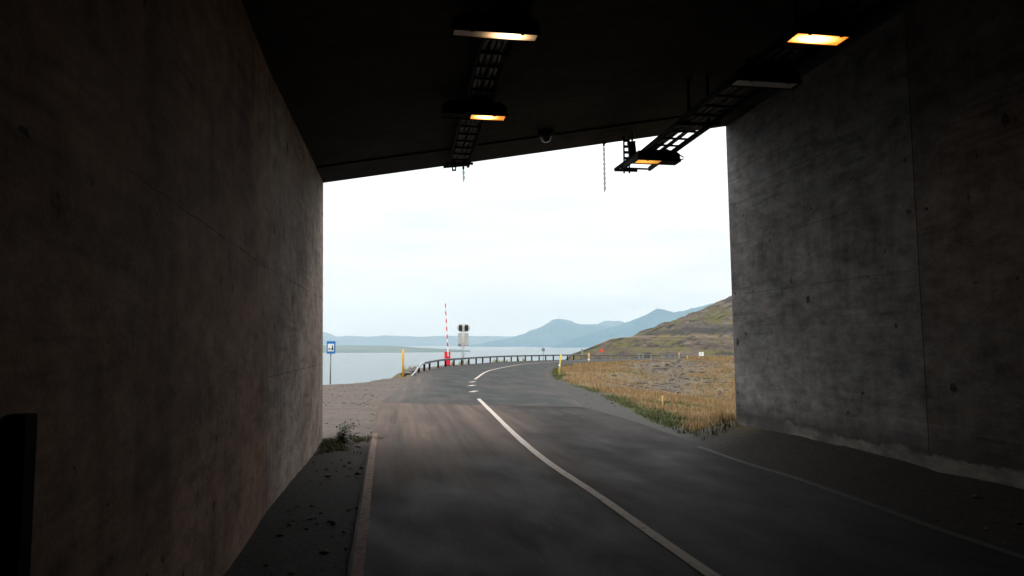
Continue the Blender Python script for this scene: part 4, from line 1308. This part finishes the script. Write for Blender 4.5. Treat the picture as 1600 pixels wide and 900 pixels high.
# ------------------------------------------------------------------ mountains, headland, sea
def mountain_mat(name, c0, c1):
    m, t, b = mat(name)
    f = noise(t, opos(t), .0016, 6, .6, (1, 1, 2.0))
    t.links.new(ramp(t, f, [(.3, c0), (.7, c1)]), b.inputs['Base Color'])
    b.inputs['Roughness'].default_value = 1.0
    b.inputs['Specular IOR Level'].default_value = 0.0
    return m
M['mount'] = mountain_mat('mountain_air_blue', (.018, .085, .135), (.045, .125, .175))  # blue of the distant air is painted into the rock colour
SEA = -32.0
def mountain(name, crest, D, front, label, amp, seed, m, nrows=50, cat='mountain', ext=None):
    px = np.array([c_[0] for c_ in crest], float); py = np.array([c_[1] for c_ in crest], float)
    n = 260
    xs = np.linspace(px[0], px[-1], n)
    ys = np.interp(xs, px, py)
    z = np.array([atY(a_, b_, D).z for a_, b_ in zip(xs, ys)])
    z = z + (fbm(xs * .10, xs * 0, seed, 4) - .5) * amp * .35
    B = (xs - 800) / F
    tt = np.concatenate([np.linspace(0, 1, nrows), 1 + np.linspace(.05, 1, 12)])
    X = np.zeros((len(tt), n)); Y = np.zeros_like(X); Z = np.zeros_like(X)
    for i, q_ in enumerate(tt):
        prof = q_ ** 1.35 if q_ <= 1 else 1 - (q_ - 1) * .9
        Yd = (D - front) + front * min(q_, 1) if q_ <= 1 else D + (q_ - 1) * front * .8
        Y[i] = Yd; X[i] = B * Yd
        rid = np.abs(fbm(xs * .045 + q_ * .4, np.full(n, q_ * 2.2), seed + 5, 4) - .5) * 2
        Z[i] = SEA - 4 + (z - SEA + 4) * prof
        if q_ < 1: Z[i] += -rid * amp * (4 * q_ * (1 - q_))* np.clip((z - SEA) / 250, 0.1, 1)
    o = grid_obj(name, X, Y, Z, m)
    return tag(o, label, cat, kind='structure')
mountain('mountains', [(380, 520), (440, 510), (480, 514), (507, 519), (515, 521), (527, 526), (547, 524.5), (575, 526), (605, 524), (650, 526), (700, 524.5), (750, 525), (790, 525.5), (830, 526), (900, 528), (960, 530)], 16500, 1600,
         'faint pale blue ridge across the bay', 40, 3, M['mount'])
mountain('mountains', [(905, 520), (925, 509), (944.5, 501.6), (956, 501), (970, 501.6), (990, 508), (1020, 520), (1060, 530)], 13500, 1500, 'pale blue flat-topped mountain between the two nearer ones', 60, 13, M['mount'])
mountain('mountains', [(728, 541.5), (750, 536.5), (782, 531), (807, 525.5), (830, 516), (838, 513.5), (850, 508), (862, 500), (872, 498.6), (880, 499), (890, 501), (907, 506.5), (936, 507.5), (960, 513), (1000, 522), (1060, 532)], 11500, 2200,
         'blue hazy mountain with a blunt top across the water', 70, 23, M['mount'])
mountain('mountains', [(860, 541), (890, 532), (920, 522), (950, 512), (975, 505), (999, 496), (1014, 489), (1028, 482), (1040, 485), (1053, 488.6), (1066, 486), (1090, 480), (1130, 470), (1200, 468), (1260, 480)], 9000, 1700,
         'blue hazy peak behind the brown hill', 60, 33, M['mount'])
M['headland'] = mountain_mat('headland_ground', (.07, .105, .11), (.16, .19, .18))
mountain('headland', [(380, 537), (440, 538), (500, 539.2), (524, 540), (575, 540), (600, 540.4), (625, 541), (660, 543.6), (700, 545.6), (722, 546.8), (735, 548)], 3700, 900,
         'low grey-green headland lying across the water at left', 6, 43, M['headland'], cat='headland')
M['sea_'] = None
m, t, b = mat('sea')
p = opos(t)
b.inputs['Base Color'].default_value = (.035, .07, .085, 1)
b.inputs['Roughness'].default_value = .22
b.inputs['IOR'].default_value = 1.33
w1_ = noise(t, p, .25, 4, .6, (1, .5, 1)); w2_ = noise(t, p, .02, 4, .6, (1, .4, 1))
bump(t, b, mth(t, 'ADD', w1_, mth(t, 'MULTIPLY', w2_, 2.0)), .35, .6)
xs = np.array([-18000, -3000, -300, 0, 300, 3000, 18000.]); ys = np.array([-2500, 0, 200, 1500, 6000, 18500.])
SX, SY = np.meshgrid(xs, ys)
o = grid_obj('sea', SX, SY, np.full_like(SX, SEA), m, smooth=False)
tag(o, 'calm pale blue-grey bay water', 'water', kind='structure')

# ------------------------------------------------------------------ haze
hm = bpy.data.materials.new('haze'); hm.use_nodes = True
t = hm.node_tree; t.nodes.clear()
ho = t.nodes.new('ShaderNodeOutputMaterial'); hv = t.nodes.new('ShaderNodeVolumePrincipled')
hv.inputs['Color'].default_value = (.80, .945, 1.0, 1)
hv.inputs['Density'].default_value = 6.2e-5
hv.inputs['Anisotropy'].default_value = 0.2
t.links.new(hv.outputs['Volume'], ho.inputs['Volume'])
hz = MB().box((0, 8000, (-38 + 820) / 2), (37000, 22000, 858)).build('haze', hm)
tag(hz, 'thin bluish sea haze over the bay and far mountains', 'haze', kind='stuff')
